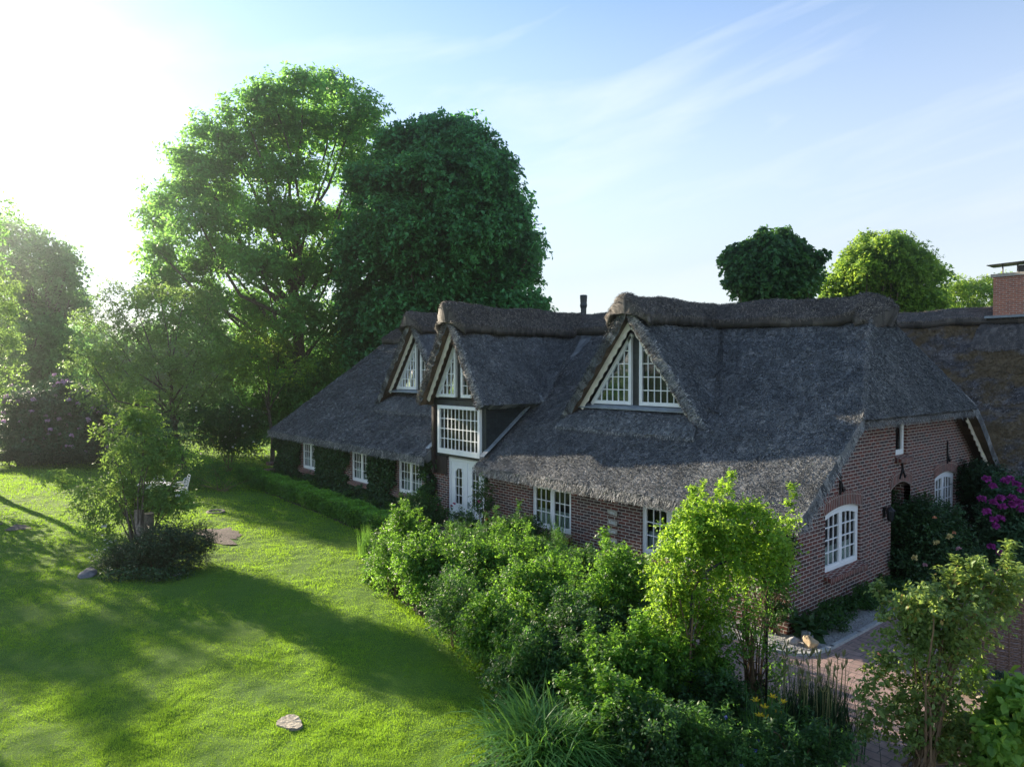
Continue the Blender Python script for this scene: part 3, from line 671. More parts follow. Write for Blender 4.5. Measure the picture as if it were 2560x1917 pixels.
def window(org, ud, nd, u0, u1, z0, z1, cols, rows, sill=True, curtain=.42, arch=0, rec=.13, single=False):
    ud_ = np.array(ud, float); nd_ = np.array(nd, float); o = np.array(org, float)-nd_*(rec-.03)
    wn = MB(); fr_ = .07
    P = lambda u, z, q=0.0: o+ud_*u+np.array((0, 0, z))+nd_*q
    wn.bar(P(u0+fr_/2, z0), P(u0+fr_/2, z1), ud_*fr_, nd_*.08); wn.bar(P(u1-fr_/2, z0), P(u1-fr_/2, z1), ud_*fr_, nd_*.08)
    wn.bar(P(u0+fr_, z0+.05, .003), P(u1-fr_, z0+.05, .003), (0, 0, .10), nd_*.09)
    if not arch: wn.bar(P(u0+fr_, z1-fr_/2, .003), P(u1-fr_, z1-fr_/2, .003), (0, 0, fr_), nd_*.08)
    else:
        n = 12; pr = None
        for i in range(n+1):
            u = u0+(u1-u0)*i/n; zt = z1+arch*(1-((i/n-.5)*2)**2)
            if pr: 
                (pu, pz) = pr
                for off, q in ((.045, .001),): wn.face([P(pu, pz-.17, .045), P(u, zt-.17, .045), P(u, zt, .045), P(pu, pz, .045)])
                wn.face([P(pu, pz-.17, .045), P(pu, pz-.17, -.02), P(u, zt-.17, -.02), P(u, zt-.17, .045)])
            pr = (u, zt)
    um = (u0+u1)/2
    if single: spans = [(u0+fr_*.9, u1-fr_*.9)]
    else:
        wn.bar(P(um, z0+.1), P(um, z1), ud_*.05, nd_*.085); spans = [(u0+fr_*.9, um-.02), (um+.02, u1-fr_*.9)]
    for a, c in spans: rectwin(wn, a, c, z0+.09, z1-(.02 if not arch else -.02), cols, rows, o+nd_*.012, ud, nd, ft=.062, mt=.024, depth=.05)
    wo = wn.build('window', [M['white'], M['glass']], house)
    if curtain:
        cu = MB(); n = 40; zt = z0+.12+(z1-z0)*curtain; pv = None
        for i in range(n+1):
            u = u0+.08+(u1-u0-.16)*i/n; q = -.10+.012*math.sin(i*1.9)
            if pv: cu.face([P(pv[0], z0+.1, pv[1]), P(u, z0+.1, q), P(u, zt, q), P(pv[0], zt, pv[1])])
            pv = (u, q)
        cu.build('net_curtain', M['curtain'], wo)
    if sill:
        s_ = MB(); q0 = nd_*.09
        A = np.array(org, float)+ud_*(u0-.06)+np.array((0, 0, z0-.045))-nd_*.02; B = A+ud_*(u1-u0+.12)
        s_.bar(A, B, nd_*.36+np.array((0, 0, -.10)), (0, 0, .10)); s_.build('sill', M['brick_soldier'], wo)
    return wo
for a, b_ in fwins: window((0, 0, 0), FX, FN, a, b_, .95, 2.20, 3, 3, curtain=.36)
for h in gh[:2]: window((0, 0, 0), GX, GN, h[0], h[1]-.0, h[2], h[3], 3, 4, arch=h[4], rec=.14, curtain=.30)
window((0, 0, 0), GX, GN, 5.48, 6.22, 3.36, 4.28, 1, 1, curtain=0, rec=.15, single=True)
# soldier arches over gable openings
for h in gh[:3]:
    for k_, (r0, r1) in enumerate(((0.0, .25), (.26, .32))):
        am = MB(); c = (h[0]+h[1])/2; wdt = (h[1]-h[0])/2+.07; n = 16; pr = None
        for i in range(n+1):
            t = i/n*2-1; u = c+t*wdt; zb = h[3]+h[4]*(1-t*t*1.0)+.0; q = .012
            tilt = t*.06
            lo = np.array((q, u, zb+r0)); hi = np.array((q, u+tilt, zb+r1))
            if pr is not None:
                a0, a1, pu = pr; uv = [(pu*1.0, 0), (u, 0), (u, .24), (pu, .24)] if k_ == 0 else [(pu, 0), (u, 0), (u, .24), (pu, .24)]
                am.face([a0, lo, hi, a1], 0, uv)
                am.face([a1, hi, hi-np.array((q, 0, 0)), a1-np.array((q, 0, 0))], 0, uv); am.face([a0, lo, lo-np.array((q, 0, 0)), a0-np.array((q, 0, 0))], 0, uv)
            pr = (lo, hi, u)
        am.build('brick_arch', M['brick_soldier'], house)
# recessed side entrance
b = MB(); b.face([(-.9, 5.1, .02), (-.9, 6.6, .02), (-.9, 6.6, 2.8), (-.9, 5.1, 2.8)]); b.face([(0, 5.22, .02), (-.9, 5.22, .02), (-.9, 5.22, 2.7), (0, 5.22, 2.7)]); b.face([(0, 6.5, .02), (-.9, 6.5, .02), (-.9, 6.5, 2.7), (0, 6.5, 2.7)])
b.build('entrance_recess', M['brick'], house)
# iron wall anchors
def anchor(y, z, two):
    a = MB()
    a.bar((.03, y, z-.28), (.03, y, z+.38), (0, .045, 0), (.03, 0, 0)) if not two else a.bar((.03, y, z), (.03, y-.03, z+.30), (0, .05, 0), (.03, 0, 0))
    a.bar((.032, y, z+.02), (.032, y+.16, z-.22), (0, .05, .02), (.03, 0, 0)); a.bar((.032, y+.16, z-.22), (.032, y+.23, z-.19), (0, .02, .04), (.03, 0, 0))
    if two: a.bar((.034, y, z+.02), (.034, y-.19, z-.24), (0, .05, -.02), (.03, 0, 0))
    a.build('wall_anchor', M['iron'], house)
anchor(2.28, 3.02, False); anchor(5.88, 3.0, True); anchor(9.2, 3.15, False)
# far verge board of the gable
bb = MB(); foot = np.array((.34, 12.35, 2.32)); top = np.array((.34, 9.9, 4.30)); d = unit(top-foot); L = np.linalg.norm(top-foot); perp = np.array((0, -d[2], d[1])); perp = perp if perp[2] < 0 else -perp; pr = None
for i in range(61):
    t = i/60*L; a = foot+d*t; c = a+perp*(.20+.03*math.sin(t*2*math.pi/.3))
    if pr: bb.face([pr[0], a, c, pr[1]]); bb.face([pr[1], c, c-np.array((.03, 0, 0)), pr[1]-np.array((.03, 0, 0))])
    pr = (a, c)
bb.build('barge_board', M['cream'], house)
# door: two leaves
for x0, x1 in ((-12.42, -11.53), (-11.48, -10.58)):
    dr = MB(); y = .07
    cx = (x0+x1)/2; g0, g1, gz0, gz1 = cx-.19, cx+.19, .95+.1, 2.25
    for a in ((x0, g0, .06, 2.5), (g1, x1, .06, 2.5), (g0, g1, .06, gz0), (g0, g1, gz1+.02, 2.5)): dr.box((a[0], y, a[2]), (a[1], y+.05, a[3]))
    dr.box((x0+.12, y-.012, .22), (x1-.12, y, .80)); dr.box((g0-.05, y-.014, gz0-.05), (g1+.05, y, gz0)); 
    for xx in (g0-.05, g1): dr.box((xx, y-.013, gz0), (xx+.05, y, gz1))
    dr.box((x0+.05, y-.01, 2.40), (x1-.05, y, 2.43))
    for i, (xx, zz) in enumerate(((g0, gz1-.08), (g0+.05, gz1-.02), (g1-.05, gz1-.02), (g1-.12+.07, gz1-.08))): dr.box((xx, y-.004, zz), (xx+.05, y+.03, gz1+.02))
    do = dr.build('door', M['white'], house)
    pn = MB(); pn.face([(g0, y+.03, gz0), (g1, y+.03, gz0), (g1, y+.03, gz1), (g0, y+.03, gz1)], 1)
    pn.bar((cx, y, gz0), (cx, y, gz1), (.022, 0, 0), (0, .03, 0))
    for j in (1, 2, 3): z = gz0+(gz1-gz0)*j/4; pn.bar((g0, y, z), (g1, y, z), (0, 0, .022), (0, .026, 0))
    pn.build('door_pane', [M['white'], M['glass']], do)
    if x0 > -12:
        hd = MB(); hd.bar((x0+.06, y-.03, .98), (x0+.06, y-.03, 1.2), (.035, 0, 0), (0, .02, 0)); hd.bar((x0+.06, y-.06, 1.12), (x0+.20, y-.06, 1.12), (0, 0, .025), (0, .025, 0)); hd.build('door_handle', M['lead'], do)
b = MB()
for x0, x1 in ((-12.53, -12.43), (-11.53, -11.48), (-10.57, -10.47)): b.box((x0, .05, .03), (x1, .14, 2.52))
b.box((-12.53, .045, 2.51), (-10.47, .14, 2.66)); b.build('door_frame', M['white'], house)
b = MB(); b.box((-12.7, -.45, .0), (-10.3, .06, .06)); b.box((-12.9, -.8, 0), (-10.1, -.45, .03)); b.build('doorstep', M['stone'], house)
b = MB(); b.box((-13.27, -.045, 2.0), (-12.56, -.005, 2.64)); b.box((-13.31, -.16, 2.0), (-13.19, -.05, 4.4)); b.build('timber_panel', M['darkwood'], house)
# stove pipe behind the ridge
p = at(1260, 690, 31.5)
b = MB(); b.tube([(p[0], p[1], 6.5), (p[0], p[1], p[2]+.55)], .13, 12); b.tube([(p[0], p[1], p[2]+.5), (p[0], p[1], p[2]+.62), (p[0], p[1], p[2]+.75), (p[0], p[1], p[2]+1.05), (p[0], p[1], p[2]+1.1)], [.135, .17, .15, .17, .15], 12)
b.build('stove_pipe', M['pipe'], house)

# carved boards on the front wall
sg = empty('board_sign', (-4.95, -.02, 1.2), 'four small weathered boards with white words strung on the brick wall', 'sign')
b = MB(); b.bar((-5.02, -.03, 1.0), (-5.02, -.03, 1.95), (.01, 0, 0), (0, .01, 0)); b.bar((-4.80, -.03, 1.0), (-4.80, -.03, 1.95), (.01, 0, 0), (0, .01, 0)); b.build('cord', M['cane'], sg)
for i, (wd_, z, rt) in enumerate((("uns", 1.86, -.10), ("Lütt", 1.60, -.05), ("Kate", 1.36, .02), ("Huus", 1.12, .0))):
    b = MB(); ux = np.array((math.cos(rt), 0, math.sin(rt))); uz = np.array((-math.sin(rt), 0, math.cos(rt))); c = np.array((-4.91, -.045, z))
    b.bar(c-ux*.16, c+ux*.165, uz*.115, (0, .022, 0)); bo = b.build('board', M['board'], sg)
    cu = bpy.data.curves.new('lettering', 'FONT'); cu.body = wd_; cu.size = .12; cu.align_x = 'CENTER'; cu.align_y = 'CENTER'; cu.extrude = .003
    to = bpy.data.objects.new('tmp', cu); COL.objects.link(to); dg = bpy.context.evaluated_depsgraph_get()
    me = bpy.data.meshes.new_from_object(to.evaluated_get(dg)); bpy.data.objects.remove(to); me.materials.clear(); me.materials.append(M['lettering'])
    me.transform(Matrix(((ux[0], uz[0], 0, c[0]), (0, 0, -1, c[1]-.016), (ux[2], uz[2], 0, c[2]), (0, 0, 0, 1))))
    link('lettering', me, bo)
# wall lanterns
def lantern(loc, nd, label):
    t = empty('wall_lantern', loc, label, 'lantern', 'black lanterns on the house walls'); nd = np.array(nd, float); o = np.array(loc, float)
    b = MB(); b.bar(o+nd*.02+np.array((0, 0, -.12)), o+nd*.02+np.array((0, 0, .14)), np.cross(nd, (0, 0, 1))*.10, nd*.03); b.bar(o+nd*.03+np.array((0, 0, .1)), o+nd*.17+np.array((0, 0, .16)), np.cross(nd, (0, 0, 1))*.02, (0, 0, .02)); b.build('bracket', M['iron'], t)
    c = o+nd*.17; b = MB(); b.tube([c+(0, 0, -.2), c+(0, 0, -.17)], [.05, .075], 6); b.tube([c+(0, 0, .05), c+(0, 0, .08), c+(0, 0, .16)], [.12, .11, .02], 6)
    for k_ in range(6):
        a = k_*math.pi/3; b.bar(c+np.array((.07*math.cos(a), .07*math.sin(a), -.17)), c+np.array((.10*math.cos(a), .10*math.sin(a), .05)), (.012, 0, 0), (0, .012, 0))
    b.build('lantern_cage', M['iron'], t); b = MB(); b.tube([c+(0, 0, -.165), c+(0, 0, .045)], [.062, .09], 6); b.build('lantern_glass', M['pipe'], t)
lantern((-13.45, 0, 1.78), (0, -1, 0), 'black lantern on the ivy wall left of the white door')
lantern((0, 4.75, 2.0), (1, 0, 0), 'black lantern on the gable beside the arched recess')

# ---------------------------------------------------------------- neighbouring thatched building
nb_ = empty('thatched_barn', (0, 23, 0), 'mossy thatched building behind the brick gable with a brick chimney', 'building')
T = Thatch()
def nf(s, t):
    y = 14.6+8.4*t; x = -7.5+31*s; return np.stack([x, y, 1.9+(8.35-1.9)*t+.15*np.sin(np.pi*t)*0], -1)
T.sheet(nf, 60, 30, density=330, sl=.11, sw=.032, lift=.035, amp=.05)
def nbk(s, t):
    y = 31.4-8.4*t; x = -7.5+31*s; return np.stack([x, y, 1.9+6.45*t], -1)
T.sheet(nbk, 10, 6, straw=False, flip=-1)
rf = T.build('roof', [M['old_thatch'], M['reed_ends']], nb_)
T = Thatch(); T.cap([(x, 23, 8.30+.04*math.sin(x*1.3)) for x in np.linspace(-7.6, 23, 90)], 1.0, .74, .25, round0=.3, dens=330); T.build('ridge_cap', M['ridge'], rf)
b = MB(); b.face([(-7.2, 15.2, 0), (23, 15.2, 0), (23, 15.2, 2.2), (-7.2, 15.2, 2.2)]); b.face([(-7.2, 15.2, 0), (-7.2, 30.8, 0), (-7.2, 30.8, 2.2), (-7.2, 23, 8.0), (-7.2, 15.2, 2.2)]); b.build('wall', M['brick'], nb_)
cx, cy = -1.75, 22.6
b = MB(); b.box((cx-.62, cy-.5, 7.3), (cx+.75, cy+.5, 9.72)); ch = b.build('chimney', M['chimney_brick'], nb_)
b = MB(); b.box((cx-.70, cy-.58, 9.722), (cx+.83, cy+.58, 9.86)); b.build('coping', M['capstone'], ch)
b = MB(); b.box((cx-.85, cy-.85, 7.92), (cx+.95, cy+.8, 8.02)); b.build('lead_apron', M['lead'], ch)
b = MB(); b.bar((cx-.88, cy, 10.28), (cx+1.1, cy, 10.33), (0, 1.0, 0), (0, 0, .035))
for dx in (-.35, .35, .1): b.tube([(cx+dx, cy+.2*(1 if dx > 0 else -1), 9.86), (cx+dx, cy+.2*(1 if dx > 0 else -1), 10.28)], .03, 6)
b.tube([(cx+.3, cy, 9.86), (cx+.3, cy, 10.2)], .15, 10); b.build('chimney_cowl', M['iron'], ch)
# roll of thatch in front of the chimney
T = Thatch()
def rl(s, t):
    x = cx-1.1+2.3*s; y = cy-2.15+1.6*t+.25*(s*2-1)**2; z = 1.9+(y-14.6)/8.4*6.45+.28*np.sin(np.pi*t)**.6*(1-np.abs(s*2-1)**4*.7); return np.stack([x, y, z], -1)
T.sheet(rl, 20, 10, th=.1, density=400, under=0, edge=0); T.build('thatch_roll', M['ridge'], nb_)

# ---------------------------------------------------------------- foliage engine
def rdir(n, r): return unit(r.normal(0, 1, (n, 3)))
def leaf_mesh(name, P, D, Nn, Ll, W, v, m_, parent, hexa=False, fold=.12):
    S = unit(np.cross(D, Nn)); Ll = Ll[:, None]; W = W[:, None]
    if not hexa:
        V = np.stack([P, P+D*Ll*.42-S*W*.5+Nn*W*fold, P+D*Ll, P+D*Ll*.42+S*W*.5+Nn*W*fold], 1).reshape(-1, 3)
        return npmesh(name, V, np.arange(len(V)).reshape(-1, 4), m_, parent, v=v)
    n = len(P)
    V = np.stack([P, P+D*Ll*.28-S*W*.42+Nn*W*fold, P+D*Ll*.68-S*W*.40+Nn*W*fold, P+D*Ll-Nn*W*.15, P+D*Ll*.68+S*W*.40+Nn*W*fold, P+D*Ll*.28+S*W*.42+Nn*W*fold], 1).reshape(-1, 3)
    b = np.arange(n)[:, None]*6; F = np.concatenate([b+np.array([[0, 1, 2, 3]]), b+np.array([[0, 3, 4, 5]])], 1).reshape(-1, 4)
    return npmesh(name, V, F, m_, parent, v=np.repeat(v, 2))
def lobes2clumps(lobes, dens, cr, r, shell=(.62, 1.0), inner=.35, low=-.75, keep=1.0):
    """lobe: (x,y,z,rx,rz); clumps over each lobe's shell plus some inside"""
    out = []; Ls = np.array([l[:5] for l in lobes], float)
    for li, l in enumerate(Ls):
        c = l[:3]; rad = np.array([l[3], l[3], l[4]]); area = 4*math.pi*((l[3]**1.6*l[3]**1.6+2*(l[3]*l[4])**1.6)/3)**(1/1.6)
        n = max(3, int(area*dens)); u = rdir(n, r); u = u[u[:, 2] > low]
        f = np.where(r.random(len(u)) < inner, r.uniform(.25, shell[0], len(u)), r.uniform(*shell, len(u)))
        p = c+u*rad*f[:, None]
        ok = np.ones(len(p), bool)
        for lj, q in enumerate(Ls):
            if lj == li: continue
            dd = (p-q[:3])/np.array([q[3], q[3], q[4]]); ok &= ~((dd**2).sum(1) < .30)
        ok &= r.random(len(p)) < keep
        o = unit(u*np.array([1, 1, .8]))
        out.append(np.concatenate([p[ok], o[ok], (cr*r.uniform(.65, 1.35, ok.sum()))[:, None], np.full((ok.sum(), 1), li)], 1))
    return np.concatenate(out)
def foliage(name, clumps, nshoot, kleaf, slen, L, W, m_, parent, r, droop=.35, up=.25, flat=.8, hexa=False, upn=1.0, outw=.6, vb=.45):
    nC = len(clumps); C = np.repeat(clumps, nshoot, 0); n = len(C)
    off = rdir(n, r)*(r.random((n, 1))**.5)*C[:, 6:7]*np.array([1, 1, flat]); P0 = C[:, :3]+off
    P0[:, 2] = np.maximum(P0[:, 2], .04)
    D0 = unit(C[:, 3:6]*outw+off/np.maximum(C[:, 6:7], .01)*.5+rdir(n, r)*.55+np.array([0, 0, up]))
    cv = r.normal(0, .5, nC); cvr = np.repeat(cv, nshoot)
    k = kleaf; t = (np.arange(k)+.5)/k
    P = P0[:, None]+D0[:, None]*(slen*t)[None, :, None]*r.uniform(.7, 1.3, (n, 1, 1)); P[..., 2] -= droop*slen*(t**2)[None]
    q = rdir(n*k, r).reshape(n, k, 3); q = unit(q-D0[:, None]*(q*D0[:, None]).sum(-1, keepdims=True))
    D = unit(D0[:, None]*.45+q*.9+np.array([0, 0, -droop*.6])); 
    U = unit(np.array([0, 0, upn])+rdir(n*k, r).reshape(n, k, 3)*.75+C[:, None, 3:6]*.4)
    Nn = unit(U-D*(U*D).sum(-1, keepdims=True))
    m = n*k; sz = r.uniform(.65, 1.25, m)
    tl = np.tile(t, n)
    v = np.clip(vb+np.repeat(cvr, k)*.28+r.normal(0, .22, m)+.12*(tl-.5), 0, 1)
    return leaf_mesh(name, P.reshape(m, 3), D.reshape(m, 3), Nn.reshape(m, 3), L*sz, W*sz, v, m_, parent, hexa)
def limbs(mb, base, top, lobes, r, r0, clumps=None, twigs=5, fork=(.35, .85), seg=5, wob=.06):
    base = np.array(base, float); top = np.array(top, float); H = np.linalg.norm(top-base)
    tp = [base+(top-base)*t+np.array([r.normal(0, wob*H*.25), r.normal(0, wob*H*.25), 0])*(0 if t == 0 else 1) for t in np.linspace(0, 1, seg+1)]
    mb.tube([base-np.array([0, 0, .1])]+tp, [r0*1.35, r0*1.15]+[r0*(1-.75*t) for t in np.linspace(.1, 1, seg)], 9)
    tpa = np.array(tp)
    for li, l in enumerate(lobes):
        c = np.array(l[:3]); h = (c[2]-base[2])/max(H, .1)
        ft = np.clip(h*.55+r.uniform(-.08, .08), *fork); i = ft*seg; i0 = int(min(i, seg-1)); s0 = tpa[i0]+(tpa[i0+1]-tpa[i0])*(i-i0)
        md = (s0+c)/2+np.array([0, 0, -.08*np.linalg.norm(c-s0)])+r.normal(0, .05*np.linalg.norm(c-s0), 3); rr = r0*.42*(1-.4*ft)
        mb.tube([s0, s0+(md-s0)*.5+(0, 0, .02), md, (md+c)/2+r.normal(0, .03*H, 3)*.4, c], [rr, rr*.85, rr*.65, rr*.45, rr*.28], 6)
        if clumps is not None:
            cc = clumps[clumps[:, 7] == li]
            for q in cc[r.permutation(len(cc))[:twigs]]:
                e = q[:3]; m1 = (c+e)/2+r.normal(0, .06*np.linalg.norm(e-c)+.01, 3); mb.tube([c, m1, e], [rr*.26, rr*.16, rr*.06], 4)
def LB(u, v, dep, ru, rv=None, dd=0):
    rv = ru if rv is None else rv; d = dep+dd; p = at(u, v, d); s = K/FPX*d
    return (p[0], p[1], p[2], ru*s, rv*s)
def flowers(parent, pts, size, m_, r, name='blossom', petals=9, ball=1.0):
    """each flower head a part: overlapping petals around a centre"""
    for p in pts:
        n = petals*3; u = rdir(n, r); u[:, 2] = np.abs(u[:, 2])*ball-.1; u = unit(u); p = np.array(p, float)
        Pp = p+u*size*.10; S_ = unit(np.cross(u, rdir(n, r)))
        Dd = unit(u*.6+S_*.6); Nn = unit(np.cross(Dd, np.cross(u, Dd)))
        leaf_mesh(name, Pp, Dd, Nn, size*.5*r.uniform(.7, 1.1, n), size*.42*r.uniform(.8, 1.1, n), r.uniform(.3, 1, n), m_, parent, True, .2)
def tree(name, label, cat, base, top, lobes, leaf, r0=.3, dens=.9, cr=.8, ns=14, kl=5, sl=.5, L=.14, W=.07, seed=1, group=None, twigs=5, droop=.35, hexa=False, inner=.3, low=-.75, keep=1.0, flat=.8, up=.25, vb=.45, fork=(.35, .9), trunk=True):
    r = np.random.default_rng(seed); root = empty(name, (base[0], base[1], 0), label, cat, group)
    cl = lobes2clumps(lobes, dens, cr, r, inner=inner, low=low, keep=keep)
    foliage('crown', cl, ns, kl, sl, L, W, G[leaf], root, r, droop, up, flat, hexa, vb=vb)
    if trunk:
        mb = MB(); limbs(mb, (base[0], base[1], 0), top, lobes, r, r0, cl, twigs, fork); mb.build('trunk', M['bark'], root, smooth=True)
    return root, cl
def shrub(name, label, cat, base, lobes, leaf, canes=14, cr=.28, dens=7, ns=9, kl=6, sl=.22, L=.055, W=.034, seed=1, group=None, hexa=False, droop=.3, up=.35, inner=.35, low=-.9, keep=1.0, cane_m='cane', crad=.011, vb=.45, shoots=0):
    r = np.random.default_rng(seed); base = np.array(base, float); root = empty(name, (base[0], base[1], 0), label, cat, group)
    lobes = bumpy(lobes, 1, .5, seed+900, 1.05)
    cl = lobes2clumps(lobes, dens, cr, r, inner=inner, low=low, keep=keep)
    cl = cl[cl[:, 2] > .05]
    if shoots:                                           # young shoots sticking out of the outline
        pick = cl[r.permutation(len(cl))[:shoots]].copy(); pick = pick[pick[:, 5] > -.2]
        for k_ in range(3):
            q = pick.copy(); q[:, :3] += (pick[:, 3:6]*.35+np.array([0, 0, .65]))*(.18+.15*k_); q[:, 6] *= .22; q[:, 3:6] = unit(q[:, 3:6]+np.array([0, 0, 1.6])); cl = np.concatenate([cl, q])
    foliage('foliage', cl, ns, kl, sl, L, W, G[leaf], root, r, droop, up, .9, hexa, vb=vb)
    if canes:
        mb = MB(); cc = cl[r.permutation(len(cl))[:canes]]
        for q in cc:
            b0 = np.array([base[0]+r.normal(0, .10), base[1]+r.normal(0, .10), 0.0]); e = q[:3]
            m1 = b0+(e-b0)*np.array([.35, .35, .55])+r.normal(0, .03, 3); m2 = b0+(e-b0)*np.array([.7, .7, .85])+r.normal(0, .03, 3)
            mb.tube([b0, m1, m2, e], [crad*1.4, crad, crad*.8, crad*.4], 5)
        mb.build('stems', M[cane_m], root)
    return root, cl
def shrub_plain(*a, **k):
    global bumpy
    b_ = bumpy; bumpy = lambda l, *q: l
    try: return shrub(*a, **k)
    finally: bumpy = b_
def pick(cl, n, r, out=.15, top=-.2, cam_side=True):
    c = cl[cl[:, 5] > top]
    if cam_side: c = c[((CAM[None]-c[:, :3])*c[:, 3:6]).sum(1) > 0]
    c = c[r.permutation(len(c))[:n]]; return c[:, :3]+c[:, 3:6]*(out+c[:, 6:7]*.8)

def bumpy(lobes, n, f, seed, grow=1.0):
    q = np.random.default_rng(seed); out = list(lobes)
    for l in lobes:
        for _ in range(n):
            u = q.normal(0, 1, 3); u /= np.linalg.norm(u); u[2] = abs(u[2])*.9-.15; k_ = f*q.uniform(.6, 1.35)
            out.append((l[0]+u[0]*l[3]*.92*grow, l[1]+u[1]*l[3]*.92*grow, l[2]+u[2]*l[4]*.92*grow, l[3]*k_, l[4]*k_))
    return out
# ---------------------------------------------------------------- big trees
def R(*rows, dep, jit=0.0, seed=0):
    r = np.random.default_rng(seed); return [LB(q[0], q[1], dep, q[2], q[3] if len(q) > 3 else None, (q[4] if len(q) > 4 else r.uniform(-jit, jit))) for q in rows]
ash = R((590,215,50,40),(655,195,48,38),(720,205,45,42),(775,235,38,40),(530,250,50,38),(470,300,48,38),(415,350,46,40),(385,420,45,42),(350,470,40,36),(345,545,36,34),
        (450,395,58,44),(520,345,58,44),(590,300,60,44),(660,280,60,44),(730,290,52,44),(790,290,34,50),(620,380,62,40),(690,385,30,30),(770,370,44,44),(800,440,36,40),
        (430,480,60,44),(500,440,62,42),(580,470,66,42),(650,480,60,44),(735,480,40,40),(390,600,62,44),(340,640,34,34),(470,560,62,40),(560,570,66,44),(640,580,60,46),(720,570,52,52),
        (420,680,52,40),(500,660,62,42),(580,680,66,48),(660,690,60,50),(720,690,40,50),(540,770,66,40),(620,790,60,44),(700,780,50,44),(600,860,40,40), dep=47, jit=3.5, seed=3)
gp = at(632, 900, 47)
tree('ash_tree', 'tallest tree in the garden, airy light green crown with bare limbs showing', 'tree', (gp[0], gp[1], 0), at(630, 430, 47), ash, 'ash', r0=.5, dens=1.25, cr=.85, ns=17, kl=6, sl=.5, L=.31, W=.15, seed=11, twigs=3, droop=.4, inner=.28, low=-.8, flat=.85, keep=.92)
ch = R((950,315,85,55),(880,345,70,60),(1020,345,70,55),(830,420,70,75),(1060,400,60,60),(950,420,100,90),(1095,470,45,60),(860,520,80,85),(1010,500,90,80),(1105,545,50,48),(1130,535,38,32),(800,560,60,90),(930,600,100,90),(1050,600,80,80),(1120,600,34,40),
       (790,670,60,70),(870,680,80,75),(970,690,90,70),(1070,690,75,65),(1130,668,34,30),(820,760,70,60),(920,780,80,50), dep=45, jit=1.8, seed=5)
gp = at(950, 900, 45); ch = bumpy(ch, 3, .30, 501)
tree('horse_chestnut', 'dense dome shaped dark green tree rising behind the thatched roof', 'tree', (gp[0], gp[1], 0), at(950, 560, 45), ch, 'chestnut', r0=.5, dens=1.9, cr=.75, ns=18, kl=5, sl=.42, L=.31, W=.19, seed=12, twigs=1, droop=.4, inner=.2, low=-.8)
fl = R((30,520,62,40),(95,560,60,45),(140,600,42,36),(20,600,70,50),(90,640,70,50),(150,660,38,36),(40,690,80,60),(110,730,70,60),(30,780,80,60),(110,810,70,50),(60,860,80,50), dep=62, jit=2, seed=6); fl = bumpy(fl, 2, .4, 503)
gp = at(75, 910, 62)
tree('oak_tree', 'broad hazy tree with rounded clumps at the left, dark trunk beneath', 'tree', (gp[0], gp[1], 0), at(75, 620, 62), fl, 'far', r0=.55, dens=.62, cr=.95, ns=13, kl=6, sl=.6, L=.36, W=.2, seed=13, twigs=3, inner=.2)
el = R((-25,610,45,40),(-15,680,50,40),(5,740,35,30),(-10,790,50,40),(-30,850,45,40), dep=33, jit=1, seed=7)
gp = at(-40, 900, 33)
tree('garden_tree', 'pale leafy branches reaching in at the left edge of the lawn', 'tree', (gp[0], gp[1], 0), at(-40, 700, 33), el, 'apple', r0=.2, dens=2.2, cr=.5, ns=20, kl=6, sl=.35, L=.13, W=.07, seed=14, twigs=3)
tp = R((-12,455,26,22),(-60,500,60,50),(-120,440,70,60),(-110,560,80,60),(-190,540,90,70),(-70,380,50,40),(-190,420,80,70), dep=22, jit=1, seed=8)
gp = at(-420, 900, 22)
tree('tall_tree', 'tall tree cut by the left edge, only a few leafy twigs showing', 'tree', (gp[0], gp[1], 0), at(-330, 560, 22), tp, 'far', r0=.3, dens=2.5, cr=.4, ns=14, kl=6, sl=.35, L=.13, W=.075, seed=15, twigs=3)
ap = R((235,640,34,30),(290,655,40,34),(345,640,42,34),(400,640,44,36),(455,660,34,34),(215,700,50,40),(290,720,62,44),(370,715,62,44),(440,730,50,44),(190,770,50,40),(260,790,62,44),(340,800,66,46),(420,800,62,44),(485,790,36,36),
       (230,850,56,40),(310,870,60,40),(400,870,60,40),(470,860,44,40), dep=40, jit=1.6, seed=9)
gp = at(395, 990, 40)
tree('apple_tree', 'loose pale green fruit tree with sunlit leaves in front of the tall ash', 'tree', (gp[0], gp[1], 0), at(360, 760, 40), ap, 'apple', r0=.20, dens=2.0, cr=.48, ns=12, kl=6, sl=.42, L=.16, W=.085, seed=16, twigs=3, droop=.5, inner=.3, keep=.72)
yt = R((560,720,40,34),(520,760,36,30),(600,770,36,34),(545,810,36,28),(500,820,26,24),(640,800,30,30), dep=43, jit=1.2, seed=10)
gp = at(588, 930, 43)
tree('young_maple', 'thin forked young tree between the apple tree and the roof end', 'tree', (gp[0], gp[1], 0), at(575, 780, 43), yt, 'maple', r0=.13, dens=1.8, cr=.5, ns=16, kl=6, sl=.35, L=.15, W=.09, seed=17, twigs=4, fork=(.3, .9))
lt = R((1665,575,62,52),(1620,590,46,44),(1710,590,46,44),(1665,530,48,32),(1600,560,30,30),(1735,560,30,30),(1640,610,50,44),(1700,615,50,44),(1665,640,60,40), dep=36, jit=.4, seed=20)
gp = at(1665, 800, 36); lt = bumpy(lt, 3, .30, 504, 1.25)
tree('linden_tree', 'round dark clipped tree with large leaves above the ridge', 'tree', (gp[0], gp[1], 0), at(1665, 590, 36), lt, 'linden', r0=.2, dens=5, cr=.34, ns=12, kl=5, sl=.26, L=.22, W=.17, seed=21, twigs=2, droop=.8, hexa=True, inner=.25)
